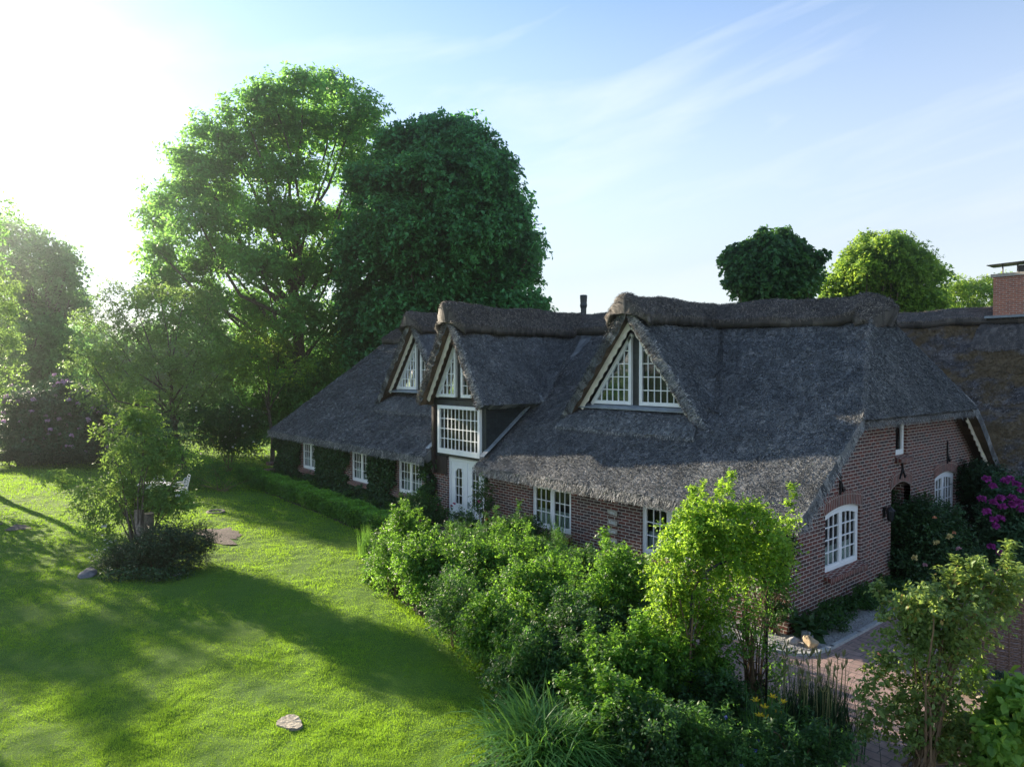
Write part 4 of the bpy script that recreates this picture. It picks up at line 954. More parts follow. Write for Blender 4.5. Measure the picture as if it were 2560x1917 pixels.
mt = R((1905,545,60,40),(1860,580,50,44),(1955,575,52,44),(1905,600,70,50),(1830,625,44,38),(1990,610,40,44),(1850,660,60,40),(1930,660,70,44),(2000,665,40,36),(1800,655,24,24), dep=44, jit=1.0, seed=22)
gp = at(1905, 820, 44); mt = bumpy(mt, 3, .30, 505, 1.15)
tree('maple_tree', 'bright yellow green tree right of the round clipped one', 'tree', (gp[0], gp[1], 0), at(1905, 600, 44), mt, 'maple', r0=.28, dens=3.6, cr=.5, ns=15, kl=5, sl=.32, L=.21, W=.13, seed=23, twigs=2, droop=.5)
rt_ = R((2060,635,30,28),(2100,620,32,28),(2140,640,36,30),(2070,670,40,30),(2120,675,44,34),(2170,620,34,26),(2190,650,40,34),(2030,650,20,20), dep=60, jit=1.5, seed=24)
gp = at(2110, 820, 60)
tree('birch_tree', 'small distant light green tree beside the brick chimney', 'tree', (gp[0], gp[1], 0), at(2110, 650, 60), rt_, 'maple', r0=.2, dens=1.8, cr=.6, ns=16, kl=6, sl=.5, L=.2, W=.12, seed=25, twigs=3, keep=.85)
# dark undergrowth under the tall trees
ug = R((540,880,50,40),(600,880,50,36),(660,850,60,46),(720,830,60,50),(780,760,60,60),(480,900,44,40),(560,930,50,34),(630,920,50,34),(840,740,50,50), dep=47, jit=2, seed=30)
gp = at(640, 960, 47)
shrub('undergrowth', 'dark thicket under the tall trees at the left end of the house', 'bushes', gp, ug, 'far', canes=30, cr=.8, dens=1.2, ns=22, kl=6, sl=.5, L=.2, W=.11, seed=31, crad=.03)
# distant woodland
r = np.random.default_rng(40); wl = []
for i in range(46):
    u = -160+i*20.5+r.uniform(-8, 8); dep = r.uniform(82, 110); top = r.uniform(690, 760) if u > 180 else r.uniform(680, 740)
    for q in range(3):
        v = top+26+q*44; wl.append(LB(u+r.uniform(-10, 10), v, dep, r.uniform(26, 36), r.uniform(26, 34)))
cl = lobes2clumps(wl, .3, 1.6, r, inner=.1)
o = foliage('woodland', cl, 13, 4, 1.0, .62, .36, G['far'], None, r, .4); tag(o, 'distant belt of hazy trees beyond the garden', 'woodland', kind='stuff')
# unseen trees left of the frame, placed to shade the lawn and mirror in panes
for i, (x, y, h, rr, lb) in enumerate(((-47, -16.6, 16, 3.0, 'linden'), (-58, -20.5, 18, 3.8, 'far'), (-41, -17.6, 12, 2.4, 'far'), (-31, -12.9, 5.5, 1.7, 'apple'), (-36, -30, 11, 5.0, 'far'), (-48, -36, 13, 5.5, 'far'), (-24, -34, 9, 4.5, 'far'))):
    q = np.random.default_rng(60+i); lobes = [(x+q.uniform(-1, 1)*rr*.7, y+q.uniform(-1, 1)*rr*.7, h*.62+q.uniform(-1, 1)*h*.25, rr*.34, rr*.28) for _ in range(10)]
    tree('garden_tree', ['tree standing outside the left edge, casting shade on the lawn', 'high crowned tree behind the shade tree outside the left edge', 'slim tree in front of the shade tree outside the left edge', 'small fruit tree outside the left edge of the lawn', 'broad tree far outside the left edge, mirrored in the panes', 'taller tree behind the broad one outside the left edge', 'round tree outside the left edge nearest the camera'][i], 'tree', (x, y, 0), (x, y, h*.7), lobes, lb, r0=.2, dens=.9, cr=.6, ns=12, kl=5, sl=.5, L=.24, W=.14, seed=70+i, twigs=2, keep=.7)

# ---------------------------------------------------------------- left garden
rh = R((60,880,50,40),(130,865,54,40),(190,880,44,44),(40,940,50,44),(110,930,60,50),(185,940,50,46),(230,930,34,40),(250,960,40,34),(90,975,60,30),(170,980,60,26), dep=43.5, jit=1.0, seed=33)
rb, cl = shrub('rhododendron', 'huge pink flowering rhododendron at the far left edge of the lawn', 'shrub', gz(130, 1003), rh, 'rhodo', canes=12, cr=.5, dens=3.2, ns=15, kl=6, sl=.3, L=.2, W=.085, seed=34, crad=.03)
r = np.random.default_rng(35); flowers(rb, pick(cl, 95, r, .12), .30, M['lilac'], r, petals=6)
hl = R(*[(u, 985, 22, 13) for u in range(-30, 300, 30)], dep=40.5, jit=.2, seed=36)
shrub('low_hedge', 'low dark hedge along the far edge of the lawn', 'hedge', gz(120, 1006), hl, 'yew', canes=0, cr=.3, dens=5, ns=14, kl=6, sl=.12, L=.09, W=.05, seed=37)
wr = R((440,905,36,30),(490,900,38,32),(530,920,36,34),(460,945,44,30),(515,955,40,28),(545,960,24,22), dep=38, jit=.7, seed=38)
rb, cl = shrub('white_rose_shrub', 'tall loose shrub dotted with small white roses left of the roof end', 'shrub', gz(495, 1018), wr, 'rosedark', canes=12, cr=.34, dens=6, ns=13, kl=6, sl=.25, L=.10, W=.06, seed=39, crad=.02)
r = np.random.default_rng(41); flowers(rb, pick(cl, 34, r, .06), .12, M['whitefl'], r, petals=4)
lm = R((430,1020,40,26),(480,1015,44,28),(530,1020,36,26),(410,1040,34,20),(560,1035,20,16), dep=33, jit=.6, seed=42)
shrub('spirea_bush', 'low rounded dull green bush at the far end of the box hedge', 'shrub', gz(480, 1062), lm, 'herb', canes=10, cr=.3, dens=5, ns=12, kl=6, sl=.2, L=.06, W=.035, seed=43)
dr_ = R((330,940,40,40),(290,960,36,30),(380,950,40,36),(340,985,50,26),(270,990,40,22), dep=38, jit=.6, seed=44)
shrub('laurel_bush', 'dark round bush beneath the fruit tree', 'shrub', gz(330, 1018), dr_, 'rhodo', canes=8, cr=.4, dens=3, ns=11, kl=6, sl=.25, L=.12, W=.05, seed=45)
# elder and stump
E0 = gz(302, 1215); de = float((E0-CAM)@FW)
eb = R((300,870,20,24,.6),(285,905,30,24,.3),(322,915,22,20,.3),(245,940,22,18),(225,915,12,12),(300,955,46,26),(350,955,26,18),(262,985,34,22),(325,995,44,24),(385,985,26,16),(405,965,12,10),(280,1030,36,20),(345,1030,40,18),(165,1040,24,12),(120,1035,18,10),(100,1022,10,7),(200,1060,24,12),(175,1085,22,10),(225,1100,36,16),(270,1110,26,14),(365,1090,36,18),(405,1075,20,12),(215,1140,30,16),(250,1165,26,14),(300,1075,48,24),(255,1060,34,20),(345,1070,38,22),(310,1110,40,22), dep=de+1.0, jit=.5, seed=46)
rb, cl = shrub_plain('elder_shrub', 'sparse pale green elder with flat white flower heads round a tall stump', 'shrub', E0, eb, 'elder', canes=16, cr=.24, dens=13, ns=10, kl=6, sl=.26, L=.105, W=.045, seed=47, crad=.022, droop=.6, keep=.62, cane_m='bark', inner=.25, hexa=True)
r = np.random.default_rng(48); flowers(rb, pick(cl, 9, r, .05), .15, M['whitefl'], r, ball=.2, petals=5)
tb = empty('tree_stump', E0, 'forked pale tree stump sawn off at chest height inside the elder', 'stump')
b = MB(); bz = E0+np.array((0, 0, 0)); d2 = de
tA = at(299, 1102, de+.4); tB = at(322, 1108, de); j = at(312, 1170, de+.1)
b.tube([(j[0], j[1], -.1), j-(0, 0, .25), j], [.36, .26, .2], 12); b.build('stump_base', M['bark'], tb, smooth=True)
for i, tq in enumerate((tA, tB)):
    b = MB(); m1 = j+(tq-j)*.45+np.array((.05, .05, 0))*(1 if i else -1); b.tube([j-(0, 0, .15), m1, tq], [.17, .14, .13], 12); o = b.build('trunk_prong', M['bark' if i else 'oldwood'], tb)
    b = MB(); b.tube([tq, tq+(0, 0, .02)], [.128, .12], 12); b.build('sawn_top', M['cutwood'], o)
cb = R((290,1190,34,24),(340,1165,40,26),(390,1160,40,26),(425,1165,28,24),(330,1205,46,24),(385,1200,46,24),(430,1195,20,22),(275,1215,36,18),(240,1225,26,12), dep=float((gz(350, 1235)-CAM)@FW)+.3, jit=.25, seed=49)
rb, cl = shrub('cotoneaster', 'low wide dark cotoneaster mound around the foot of the stump', 'shrub', gz(345, 1225), cb, 'coton', canes=40, cr=.22, dens=18, ns=18, kl=8, sl=.2, L=.042, W=.027, seed=50, crad=.008, inner=.3)
r = np.random.default_rng(51)
bf = R((250,1180,26,20),(275,1195,24,18),(235,1200,22,14), dep=float((gz(255, 1225)-CAM)@FW), jit=.2, seed=52)
rb, cl = shrub('campanula_clump', 'pale blue and white flowers at the left side of the dark mound', 'flowers', gz(255, 1222), bf, 'herb', canes=8, cr=.16, dens=14, ns=8, kl=6, sl=.15, L=.05, W=.025, seed=53)
flowers(rb, pick(cl, 20, r, .04), .07, M['whitefl'], r, petals=3)
gc = R(*[(u, 1240, 22, 8) for u in range(250, 400, 22)], dep=float((gz(320, 1252)-CAM)@FW), jit=.1, seed=54)
shrub('ground_cover', 'thin leafy edging in front of the dark mound', 'plants', gz(320, 1250), gc, 'ivy', canes=0, cr=.13, dens=18, ns=8, kl=5, sl=.12, L=.06, W=.04, seed=55)

def rock(name, p, rx, ry, rz, m_, label, seed, cat='stone', rot=0.0):
    import bmesh
    q = np.random.default_rng(seed); bm = bmesh.new(); bmesh.ops.create_icosphere(bm, subdivisions=3, radius=1)
    a = q.normal(0, 1, (16, 3)); a = unit(a); t = q.uniform(.58, .86, 16)
    for v in bm.verts:
        c = np.array(v.co); 
        for nn, tt_ in zip(a, t):
            dd = c@nn-tt_
            if dd > 0: c = c-nn*dd*.97
        c *= 1+.05*math.sin(c[0]*7+seed)*math.sin(c[1]*6+c[2]*5); x = c[0]*rx; y = c[1]*ry
        v.co = (x*math.cos(rot)-y*math.sin(rot), x*math.sin(rot)+y*math.cos(rot), c[2]*rz+rz*.55)
    for f in bm.faces: f.smooth = True
    me = bpy.data.meshes.new(name); bm.to_mesh(me); bm.free(); me.materials.append(m_); o = link(name, me); o.location = (p[0], p[1], 0); return tag(o, label, cat)
g_ = gz(192, 1243); rock('boulder', g_, .50, .26, .15, simple('dark_boulder', (.13, .13, .14), .85, 6, .4, .7, bdist=.03), 'long grey boulder lying at the left end of the dark mound', 2, rot=-.5)
rock('stone', gz(386, 1242), .10, .08, .07, M['white'], 'small white stone in front of the dark mound', 3)
rock('stone', gz(377, 1245), .09, .07, .06, M['stone'], 'small grey stone beside the white one in front of the mound', 4)
# sawn flat stump in the lawn, stone ring
g_ = gz(626, 1566); q = np.random.default_rng(5); sl_ = empty('flat_stump', g_, 'flat weathered tree stump sunk in the lawn in the foreground', 'stump')
b = MB(); n = 22; top = []; bot = []
for i in range(n):
    a = i/n*2*math.pi; rr = .22*(1+.13*math.sin(3*a+1)+.04*q.normal()); top.append(g_+np.array((rr*math.cos(a)*1.15, rr*math.sin(a)*.8, .07+.006*q.normal()))); bot.append(g_+np.array((rr*1.15*math.cos(a)*1.1, rr*math.sin(a)*.9, -.02)))
for i in range(n): j_ = (i+1) % n; b.face([bot[i], bot[j_], top[j_], top[i]])
b.build('bark_rim', M['oldwood'], sl_)
b = MB(); c = g_+np.array((0, 0, .065))
for i in range(n): b.face([top[i], top[(i+1) % n], c])
b.build('sawn_top', simple('pale_old_wood', (.38, .33, .25), .85, 22, .45, .9, bdist=.03), sl_)
g_ = gz(466, 1108); rg = MB()
rg.tube([g_+np.array((.36*math.cos(a), .30*math.sin(a), .05)) for a in np.linspace(0, 2*math.pi, 17)], .06, 6)
tag(rg.build('stone_ring', M['oldwood']), 'small raised ring round a hole in the lawn near the hedge', 'ring')

# garden furniture
tcn = gz(318, 1088); tcn = np.array((-25.6, -6.3, 0)); ft_ = empty('garden_table', tcn, 'white garden table seen through the elder', 'table')
ax = unit(np.array((.75, .66, 0))); ay = np.array((-ax[1], ax[0], 0))
b = MB(); b.bar(tcn-ax*.85+(0, 0, .73), tcn+ax*.85+(0, 0, .73), ay*.9, (0, 0, .03)); b.build('tabletop', M['furniture'], ft_)
for sx in (-1, 1):
    for sy in (-1, 1): b = MB(); p = tcn+ax*.75*sx+ay*.38*sy; b.tube([p, p+(0, 0, .715)], .022, 7); b.build('leg', M['furniture'], ft_)
def chair():
    root = empty('garden_chair', (0, 0, 0), 'x', 'chair', 'white slatted chairs around the garden table')
    b = MB()
    for i in range(6): y = -.2+i*.08; b.bar((-.22, y, .45), (.22, y, .45), (0, .06, 0), (0, 0, .015))
    b.build('seat', M['furniture'], root)
    b = MB()
    for x in (-.23, .23): b.tube([(x, .22, .44), (x, .27, .7), (x, .33, .95)], .014, 6)
    b.tube([(-.23, .33, .95), (-.15, .345, 1.0), (.15, .345, 1.0), (.23, .33, .95)], .014, 6)
    for z in (.58, .68, .78, .88): b.bar((-.22, .23+(z-.44)*.2, z), (.22, .23+(z-.44)*.2, z), (0, .01, 0), (0, 0, .05))
    b.build('backrest', M['furniture'], root)
    for x in (-.23, .23):
        for y in (-.22, .22): b = MB(); b.tube([(x*1.08, y*1.1, 0), (x, y, .45)], .014, 6); b.build('leg', M['furniture'], root)
        b = MB(); b.tube([(x*1.05, -.22, .45), (x*1.1, -.22, .66), (x*1.1, .24, .68)], .013, 6); b.bar((x*1.1, -.2, .68), (x*1.1, .22, .69), (.04, 0, 0), (0, 0, .015)); b.build('armrest', M['furniture'], root)
    return root
def dup(root, loc, rz, label):
    r_ = root.copy(); COL.objects.link(r_); r_.location = loc; r_.rotation_euler = (0, 0, rz); r_['label'] = label
    for c_ in root.children: k_ = c_.copy(); COL.objects.link(k_); k_.parent = r_
    return r_
c0 = chair()
ang0 = math.atan2(ax[1], ax[0])
for i, (sx, sy, lb) in enumerate(((1.05, .15, 'white slatted chair at the right end of the table, nearer the house'), (.75, .75, 'white slatted chair at the back of the table, beside the end chair'), (-.4, .8, 'white slatted chair behind the middle of the table'), (-1.2, 0, 'white slatted chair at the left end of the table'))):
    p = tcn+ax*sx+ay*sy; fa = math.atan2((p-tcn)[1], (p-tcn)[0])-math.pi/2
    if i == 0: c0.location = p; c0.rotation_euler = (0, 0, fa); c0['label'] = lb
    else: dup(c0, p, fa, lb)

# brick steps at the far corner of the house
b = MB(); 
for i, (x0, x1, h) in enumerate(((-30.6, -29.2, .14), (-30.2, -29.2, .30), (-29.6, -29.2, .75))): b.box((x0, .1, h-.16 if i else 0), (x1, .8, h))
tag(b.build('brick_pile', M['brick_soldier']), 'small stepped pile of bricks at the far left corner of the house', 'bricks')
# box hedge
n = 40; hp = np.array([(-13.0, -1.85), (-18, -1.6), (-23.3, -1.4), (-28.6, -1.3)]); xs = np.linspace(-28.6, -13.0, n)
r = np.random.default_rng(90); root = empty('box_hedge', (-20, -1.6, 0), 'long low clipped box hedge between the lawn and the ivy wall', 'hedge')
m = 21000; x = r.uniform(-28.7, -12.95, m); yc = np.interp(x, hp[::-1, 0], hp[::-1, 1]); face = r.random(m)
wv_ = .36+.05*np.sin(x*3.1); hv = .58+.05*np.sin(x*2.3+1)+.03*np.sin(x*5.7)
yy = np.where(face < .5, yc-wv_+r.normal(0, .03, m), np.where(face < .93, yc+r.uniform(-1, 1, m)*wv_, yc+wv_)); zz = np.where((face < .5) | (face >= .93), r.uniform(.02, 1, m)*hv, hv+r.normal(0, .025, m))
yy = yy+(zz/hv-.6)*-.05
nn = np.where((face < .5)[:, None], np.array([0, -1, .2]), np.array([0, 0, 1.0]))
cl = np.concatenate([np.stack([x, yy, zz], 1), nn, np.full((m, 1), .05), np.zeros((m, 1))], 1)
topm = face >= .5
foliage('foliage', cl[~topm], 2, 3, .07, .075, .052, G['box'], root, r, .1, .3, .9, vb=.25)  # front leaves tinted darker, shade put into the colour
foliage('lit_young_growth', cl[topm], 2, 3, .07, .075, .052, G['box'], root, r, .1, .5, .9, vb=.80)  # young top leaves; brighter light on the top is put into their colour
# ivy on the front wall left of the door
r = np.random.default_rng(91); root = empty('ivy', (-20, 0, 0), 'dark ivy covering the brick front between the small windows', 'ivy')
m = 16000; x = r.uniform(-27.6, -13.2, m); z = r.uniform(0, 2.35, m); ok = np.ones(m, bool)
for a_, b_ in fwins[2:]: ok &= ~((x > a_-.12-.05*np.sin(z*9)) & (x < b_+.10+.06*np.sin(z*7)) & (z > .80+.08*np.sin(x*5)))
ok &= ~((x > -14.0) & (z < 2.2) & (x > -13.6-.4*np.sin(z*3)))
ok &= (lump(x*1.1, z*2) > -.55) | (z < .5)
x, z = x[ok], z[ok]; th_ = .10+.14*np.maximum(0, lump(x*1.5, z*2.5))+.45*np.clip(.55-z, 0, 1); y = -r.random(len(x))*th_-.02
cl = np.concatenate([np.stack([x, y, z], 1), np.tile([0, -1, .25], (len(x), 1)), np.full((len(x), 1), .07), np.zeros((len(x), 1))], 1)
foliage('foliage', cl, 2, 3, .12, .085, .075, G['ivy'], root, r, .5, .1, .9, hexa=True, upn=.25)
un = [( -27.2+i*1.15+r.uniform(-.2, .2), -.50+r.uniform(-.1, .15), .2, .45, .26) for i in range(12)]
shrub('border_plants', 'mixed dark leafy plants between the box hedge and the ivy wall', 'plants', (-20, -.8, 0), un, 'herb', canes=0, cr=.2, dens=12, ns=12, kl=6, sl=.22, L=.10, W=.05, seed=92)

# ---------------------------------------------------------------- flower border in front of the house
def bush(label, u, v, hpx, wpx, leaf, seed, dz=0, name='rose_shrub', cat='shrub', n=6, **kw):
    """bush standing on the ground at (u,v), hpx tall and wpx wide as measured"""
    q = np.random.default_rng(seed); g0 = gz(u, v); dep = float((g0-CAM)@FW); s = K/FPX*dep; Hh = hpx*s; Wd = wpx*s/2
    Hh *= 1.1; Wd *= 1.28
    lobes = [(g0[0], g0[1], Hh*.45, Wd*.72, Hh*.42)]
    for i in range(n):
        a = i/n*2*math.pi+q.uniform(-.4, .4); rr = Wd*q.uniform(.35, .62); h = Hh*q.uniform(.35, .78)
        lobes.append((g0[0]+rr*math.cos(a), g0[1]+rr*math.sin(a), h, Wd*q.uniform(.34, .5), Hh*q.uniform(.2, .30)))
    lobes.append((g0[0]+q.uniform(-.2, .2)*Wd, g0[1]+q.uniform(-.2, .2)*Wd, Hh*.82, Wd*.38, Hh*.22))
    kw.setdefault('shoots', 34); return shrub(name, label, cat, g0, lobes, leaf, seed=seed, **kw)
ALLB = []
B = [
 ('rose bush with reddish young shoots at the near end of the box hedge', 900, 1170, 85, 95, 'rosedark', 101, {}),
 ('low rose bush with dark red blooms just below the front door', 985, 1222, 72, 120, 'rosedark', 102, {}),
 ('spreading rose bush beside the lawn with one magenta cluster', 880, 1245, 110, 110, 'rose', 103, {}),
 ('bushy rose in the middle of the border in front of the first window', 1090, 1240, 110, 130, 'rosedark', 104, {}),
 ('bright edged shrub rose on the lawn side of the border', 930, 1315, 125, 130, 'rose', 105, {}),
 ('full green shrub rose in the centre of the border', 1040, 1345, 150, 150, 'rose', 106, {}),
 ('fine leaved bush under the window with the brick sill', 1190, 1285, 105, 110, 'herb', 107, dict(L=.04, W=.016)),
 ('broad shrub rose between the border centre and the rose arch', 1165, 1390, 165, 160, 'rose', 108, {}),
 ('low shrub at the lawn edge with sunlit yellow green leaves', 1070, 1450, 130, 130, 'rose', 109, {}),
 ('bushy green rose behind the left leg of the arch', 1290, 1330, 110, 110, 'rosedark', 110, {}),
 ('leafy perennial clump next to the arching grass', 1140, 1535, 120, 130, 'herb', 111, dict(L=.07, W=.03)),
 ('dark rose bush left of the arch leg near the path', 1260, 1500, 150, 150, 'rosedark', 112, {}),
 ('loose bush with rounded leaves at the bottom of the border', 1330, 1640, 130, 150, 'rose', 113, dict(L=.06, W=.045)),
 ('low dark shrub in the shade right of the arch foot', 1545, 1590, 70, 80, 'rosedark', 114, {}),
 ('leafy bush at the bottom centre edge beside the daylilies', 1490, 1700, 100, 110, 'herb', 115, dict(L=.06, W=.03)),
]
for lb, u, v, h, w_, lf, sd, kw in B:
    kk = dict(canes=10, cr=.19, dens=19, ns=12, kl=6, sl=.17, L=.058, W=.038); kk.update(kw)
    ALLB.append(bush(lb, u, v, h, w_, lf, sd, **kk))
B2 = [('small leaved rose filling the gap beside the doorstep', 1020, 1255, 85, 120, 'rose'), ('rose bush at the lawn edge below the magenta peony', 850, 1285, 95, 90, 'rose'), ('dense rose bush in the second row left of the window', 1110, 1275, 120, 120, 'rose'),
 ('spreading rose with reddish stems in the second row', 1010, 1290, 120, 120, 'rosedark'), ('light green bush on the lawn edge halfway along the border', 985, 1395, 120, 110, 'herb'), ('tall bush in the third row behind the lawn edge', 1110, 1335, 140, 120, 'rose'),
 ('upright bush directly under the small board sign', 1235, 1330, 110, 100, 'rose'), ('bush between the dark plant frame and the wall', 1215, 1345, 140, 110, 'herb'), ('full rose bush just left of the plant frame foot', 1230, 1440, 150, 130, 'rose'),
 ('bush with fresh yellow tips above the arching grass', 1120, 1480, 130, 120, 'rose'), ('rose in the hollow right of the arching grass', 1300, 1560, 150, 130, 'rose'), ('bush in front of the left arch leg', 1400, 1560, 170, 130, 'rose'),
 ('low rose bush under the middle of the arch', 1400, 1470, 110, 100, 'rosedark'), ('rose bush at the bottom edge left of the blue perennials', 1390, 1690, 120, 130, 'rosedark'), ('twiggy rose by the path in front of the arch', 1530, 1545, 70, 60, 'rose')]
for i, (lb, u, v, h, w_, lf) in enumerate(B2):
    ALLB.append(bush(lb, u, v, h, w_, lf, 700+i, canes=10, cr=.20, dens=16, ns=11, kl=6, sl=.18, L=.045+.006*(i % 4), W=.026+.005*(i % 3), shoots=40))
r = np.random.default_rng(120)
for i, mt_, k_, s in ((0, 'pink', 5, .07), (1, 'red', 6, .08), (2, 'magenta', 4, .12), (3, 'red', 5, .08), (5, 'palepink', 6, .05), (6, 'whitefl', 6, .05), (7, 'palepink', 7, .05), (9, 'palepink', 5, .06), (4, 'palepink', 6, .05), (11, 'magenta', 3, .05)):
    flowers(ALLB[i][0], pick(ALLB[i][1], k_, r, .04), s, M[mt_], r, petals=4)
# peony at the lawn edge
rb, cl = bush('magenta peony flopping over the lawn edge', 815, 1262, 40, 46, 'herb', 121, name='peony', cat='flowers', cr=.13, dens=16, ns=7, kl=5, sl=.14, L=.10, W=.04, canes=6, shoots=0)
flowers(rb, pick(cl, 7, r, .03), .13, M['magenta'], r, petals=6)
rb, cl = bush('pink roses on long stems in front of the door', 985, 1168, 62, 26, 'rosedark', 122, canes=10, cr=.12, dens=9, ns=6, kl=6, sl=.16, L=.06, W=.04, shoots=0)
flowers(rb, [at(980, 1088, float((gz(985, 1165)-CAM)@FW)), at(975, 1092, float((gz(985, 1165)-CAM)@FW)+.1)], .12, M['pink'], r, petals=6)
rb, cl = bush('tall thin climbing rose with a pink bloom right of the door', 1045, 1185, 150, 34, 'rosedark', 123, canes=10, cr=.13, dens=10, ns=6, kl=6, sl=.16, L=.06, W=.04, shoots=4)
flowers(rb, [at(1035, 1082, float((gz(1045, 1185)-CAM)@FW)-.1)], .13, M['pink'], r, petals=7)
rb, cl = bush('slender red flowering rose left of the door against the ivy', 915, 1135, 75, 60, 'rose', 124, canes=8, cr=.15, dens=10, ns=6, kl=6, sl=.16, L=.06, W=.04, shoots=3)

# strap leaved clumps
def straps(name, label, cat, cxy, rad, n, h, wdt, m_, seed, arch=1.0, lean=None, group=None):
    q = np.random.default_rng(seed); root = empty(name, (cxy[0], cxy[1], 0), label, cat, group); sg = 6; V = []; F = []; vv = []
    az = q.uniform(0, 2*math.pi, n); el = q.uniform(.15 if arch < 1 else .36, .9, n)*arch; hh = h*q.uniform(.7, 1.25, n); bx = cxy[0]+rad*q.normal(0, .45, n); by = cxy[1]+rad*q.normal(0, .45, n)
    t = np.linspace(0, 1, sg)
    hor = (el[:, None]*hh[:, None])*(t**1.5)[None]*.9; ver = hh[:, None]*(t[None]*1.25-el[:, None]*.85*t[None]**2.4)
    P = np.stack([bx[:, None]+np.cos(az)[:, None]*hor, by[:, None]+np.sin(az)[:, None]*hor, np.maximum(ver, .01)], -1)
    sd = np.stack([-np.sin(az), np.cos(az), np.zeros(n)], -1)[:, None]*(wdt*(1-t**2.2*.9))[None, :, None]*.5
    Vv = np.stack([P-sd, P+sd], 2).reshape(n, sg*2, 3); q0 = np.array([[2*i, 2*i+1, 2*i+3, 2*i+2] for i in range(sg-1)])
    Fq = (q0[None]+np.arange(n)[:, None, None]*sg*2).reshape(-1, 4)
    npmesh('leaves', Vv.reshape(-1, 3), Fq, m_, root, v=np.repeat(np.clip(q.normal(.5, .22, n), 0, 1), sg-1)); return root
g_ = gz(1185, 1665); straps('ornamental_grass', 'large arching clump of long grassy leaves at the lower end of the border', 'grass clump', g_, .62, 1100, 1.08, .030, G['strap'], 130, 1.3)
g_ = gz(1400, 1560); straps('ornamental_grass', 'second arching leaf clump in the shade right of the large one', 'grass clump', g_, .6, 380, .7, .022, G['strap'], 131, 1.5)
g_ = gz(790, 1205); straps('ornamental_grass', 'small fine upright grass tuft beside the lawn', 'grass clump', g_, .22, 260, .75, .007, G['strap'], 132, .35)
g_ = gz(1195, 1235); straps('ornamental_grass', 'tall thin feathery grass under the brick window sill', 'grass clump', g_, .3, 120, 1.25, .02, G['strap'], 133, .4)
DL = gz(1765, 1610); rt = straps('daylily', 'tall daylily clump with many closed buds on bare stalks', 'daylily', DL, .55, 800, .8, .016, G['yew'], 134, .6)
q = np.random.default_rng(135); b = MB()
for i in range(44):
    x, y = DL[0]+q.normal(0, .30), DL[1]+q.normal(0, .30); h = q.uniform(.95, 1.35); e = (x+q.normal(0, .05), y+q.normal(0, .05), h); b.tube([(x, y, .2), ((x+e[0])/2, (y+e[1])/2, h*.6), e], [.008, .006, .005], 4)
    for k_ in range(3): a = q.uniform(0, 6.28); b.tube([e, (e[0]+.03*math.cos(a), e[1]+.03*math.sin(a), h+.05), (e[0]+.045*math.cos(a), e[1]+.045*math.sin(a), h+.11)], [.005, .012, .003], 4)
b.build('stems', M['stem'], rt)
YL = gz(1655, 1640); rt = straps('daylily', 'yellow flowering daylily left of the budding clump', 'daylily', YL, .35, 260, .75, .016, G['strap'], 136, .7)
q = np.random.default_rng(137); dy = float((YL-CAM)@FW); b = MB()
for (u, v) in ((1632, 1508), (1668, 1500), (1650, 1522), (1690, 1512), (1655, 1545), (1680, 1535), (1640, 1540)):
    e = at(u, v+6, dy+q.uniform(-.15, .15)); b.tube([(YL[0]+q.normal(0, .08), YL[1]+q.normal(0, .08), .1), (YL+e)/2+np.array((0, 0, .2)), e], [.007, .006, .005], 4)
    P = np.tile(e, (6, 1)); a = np.arange(6)/6*2*math.pi+q.uniform(0, 1); D = unit(np.stack([np.cos(a), np.sin(a), np.full(6, .6)], 1)+q.normal(0, .1, (6, 3))); Nn = unit(np.cross(D, np.cross((0, 0, 1.0), D)))
    leaf_mesh('blossom', P, D, Nn, np.full(6, .085), np.full(6, .035), q.uniform(.5, 1, 6), M['yellowfl'], rt, True)
b.build('stems', M['stem'], rt)
g_ = gz(1700, 1668); rb, cl = bush('dark leafy perennials along the bottom edge under the daylilies', 1730, 1700, 62, 170, 'rosedark', 138, name='perennial_clump', cat='plants', L=.07, W=.03, cr=.2, dens=11, ns=8, kl=6, sl=.2, canes=8)
g_ = gz(1560, 1672); rb, cl = bush('blue flowering perennials at the bottom edge left of the daylilies', 1590, 1700, 66, 90, 'herb', 139, name='perennial_clump', cat='plants', L=.06, W=.02, cr=.18, dens=11, ns=8, kl=6, sl=.2, canes=8)
flowers(rb, pick(cl, 9, r, .04), .06, M['bluefl'], r, petals=3)

# rose arch over the path with its climbers
pL = gz(1452, 1415); pR = gz(1640, 1480)
A1 = gz(1285, 1452); A2 = gz(1325, 1468)
def arch(name, label, P, Q, h, wv):
    root = empty(name, (P+Q)/2, label, 'arch'); P = P*(1, 1, 0); Q = Q*(1, 1, 0); d = unit(Q-P); s_ = np.array((-d[1], d[0], 0)); W_ = np.linalg.norm(Q-P)
    b = MB()
    for o in (-wv/2, wv/2):
        pts = [P+s_*o, P+s_*o+(0, 0, h*.7)]
        for a in np.linspace(0, math.pi, 11): pts.append((P+Q)/2+s_*o-d*math.cos(a)*W_/2+np.array((0, 0, h*.72+math.sin(a)*W_*.42)))
        pts += [Q+s_*o+(0, 0, h*.7), Q+s_*o]; b.tube(pts, .02, 6)
    for e in (P, Q):
        for z in np.arange(.3, h*.7, .32): b.tube([e-s_*wv/2+(0, 0, z), e+s_*wv/2+(0, 0, z)], .011, 4)
    for a in np.linspace(.3, math.pi-.3, 6): c = (P+Q)/2-d*math.cos(a)*W_/2+np.array((0, 0, h*.72+math.sin(a)*W_*.42)); b.tube([c-s_*wv/2, c+s_*wv/2], .011, 4)
    b.build('frame', M['iron'], root); return root
PB = gz(1470, 1545); PC = gz(1632, 1508)
arch('rose_arch', 'tall black metal arch over the path carrying the bright climbing rose', PB, PC, 2.6, .5)
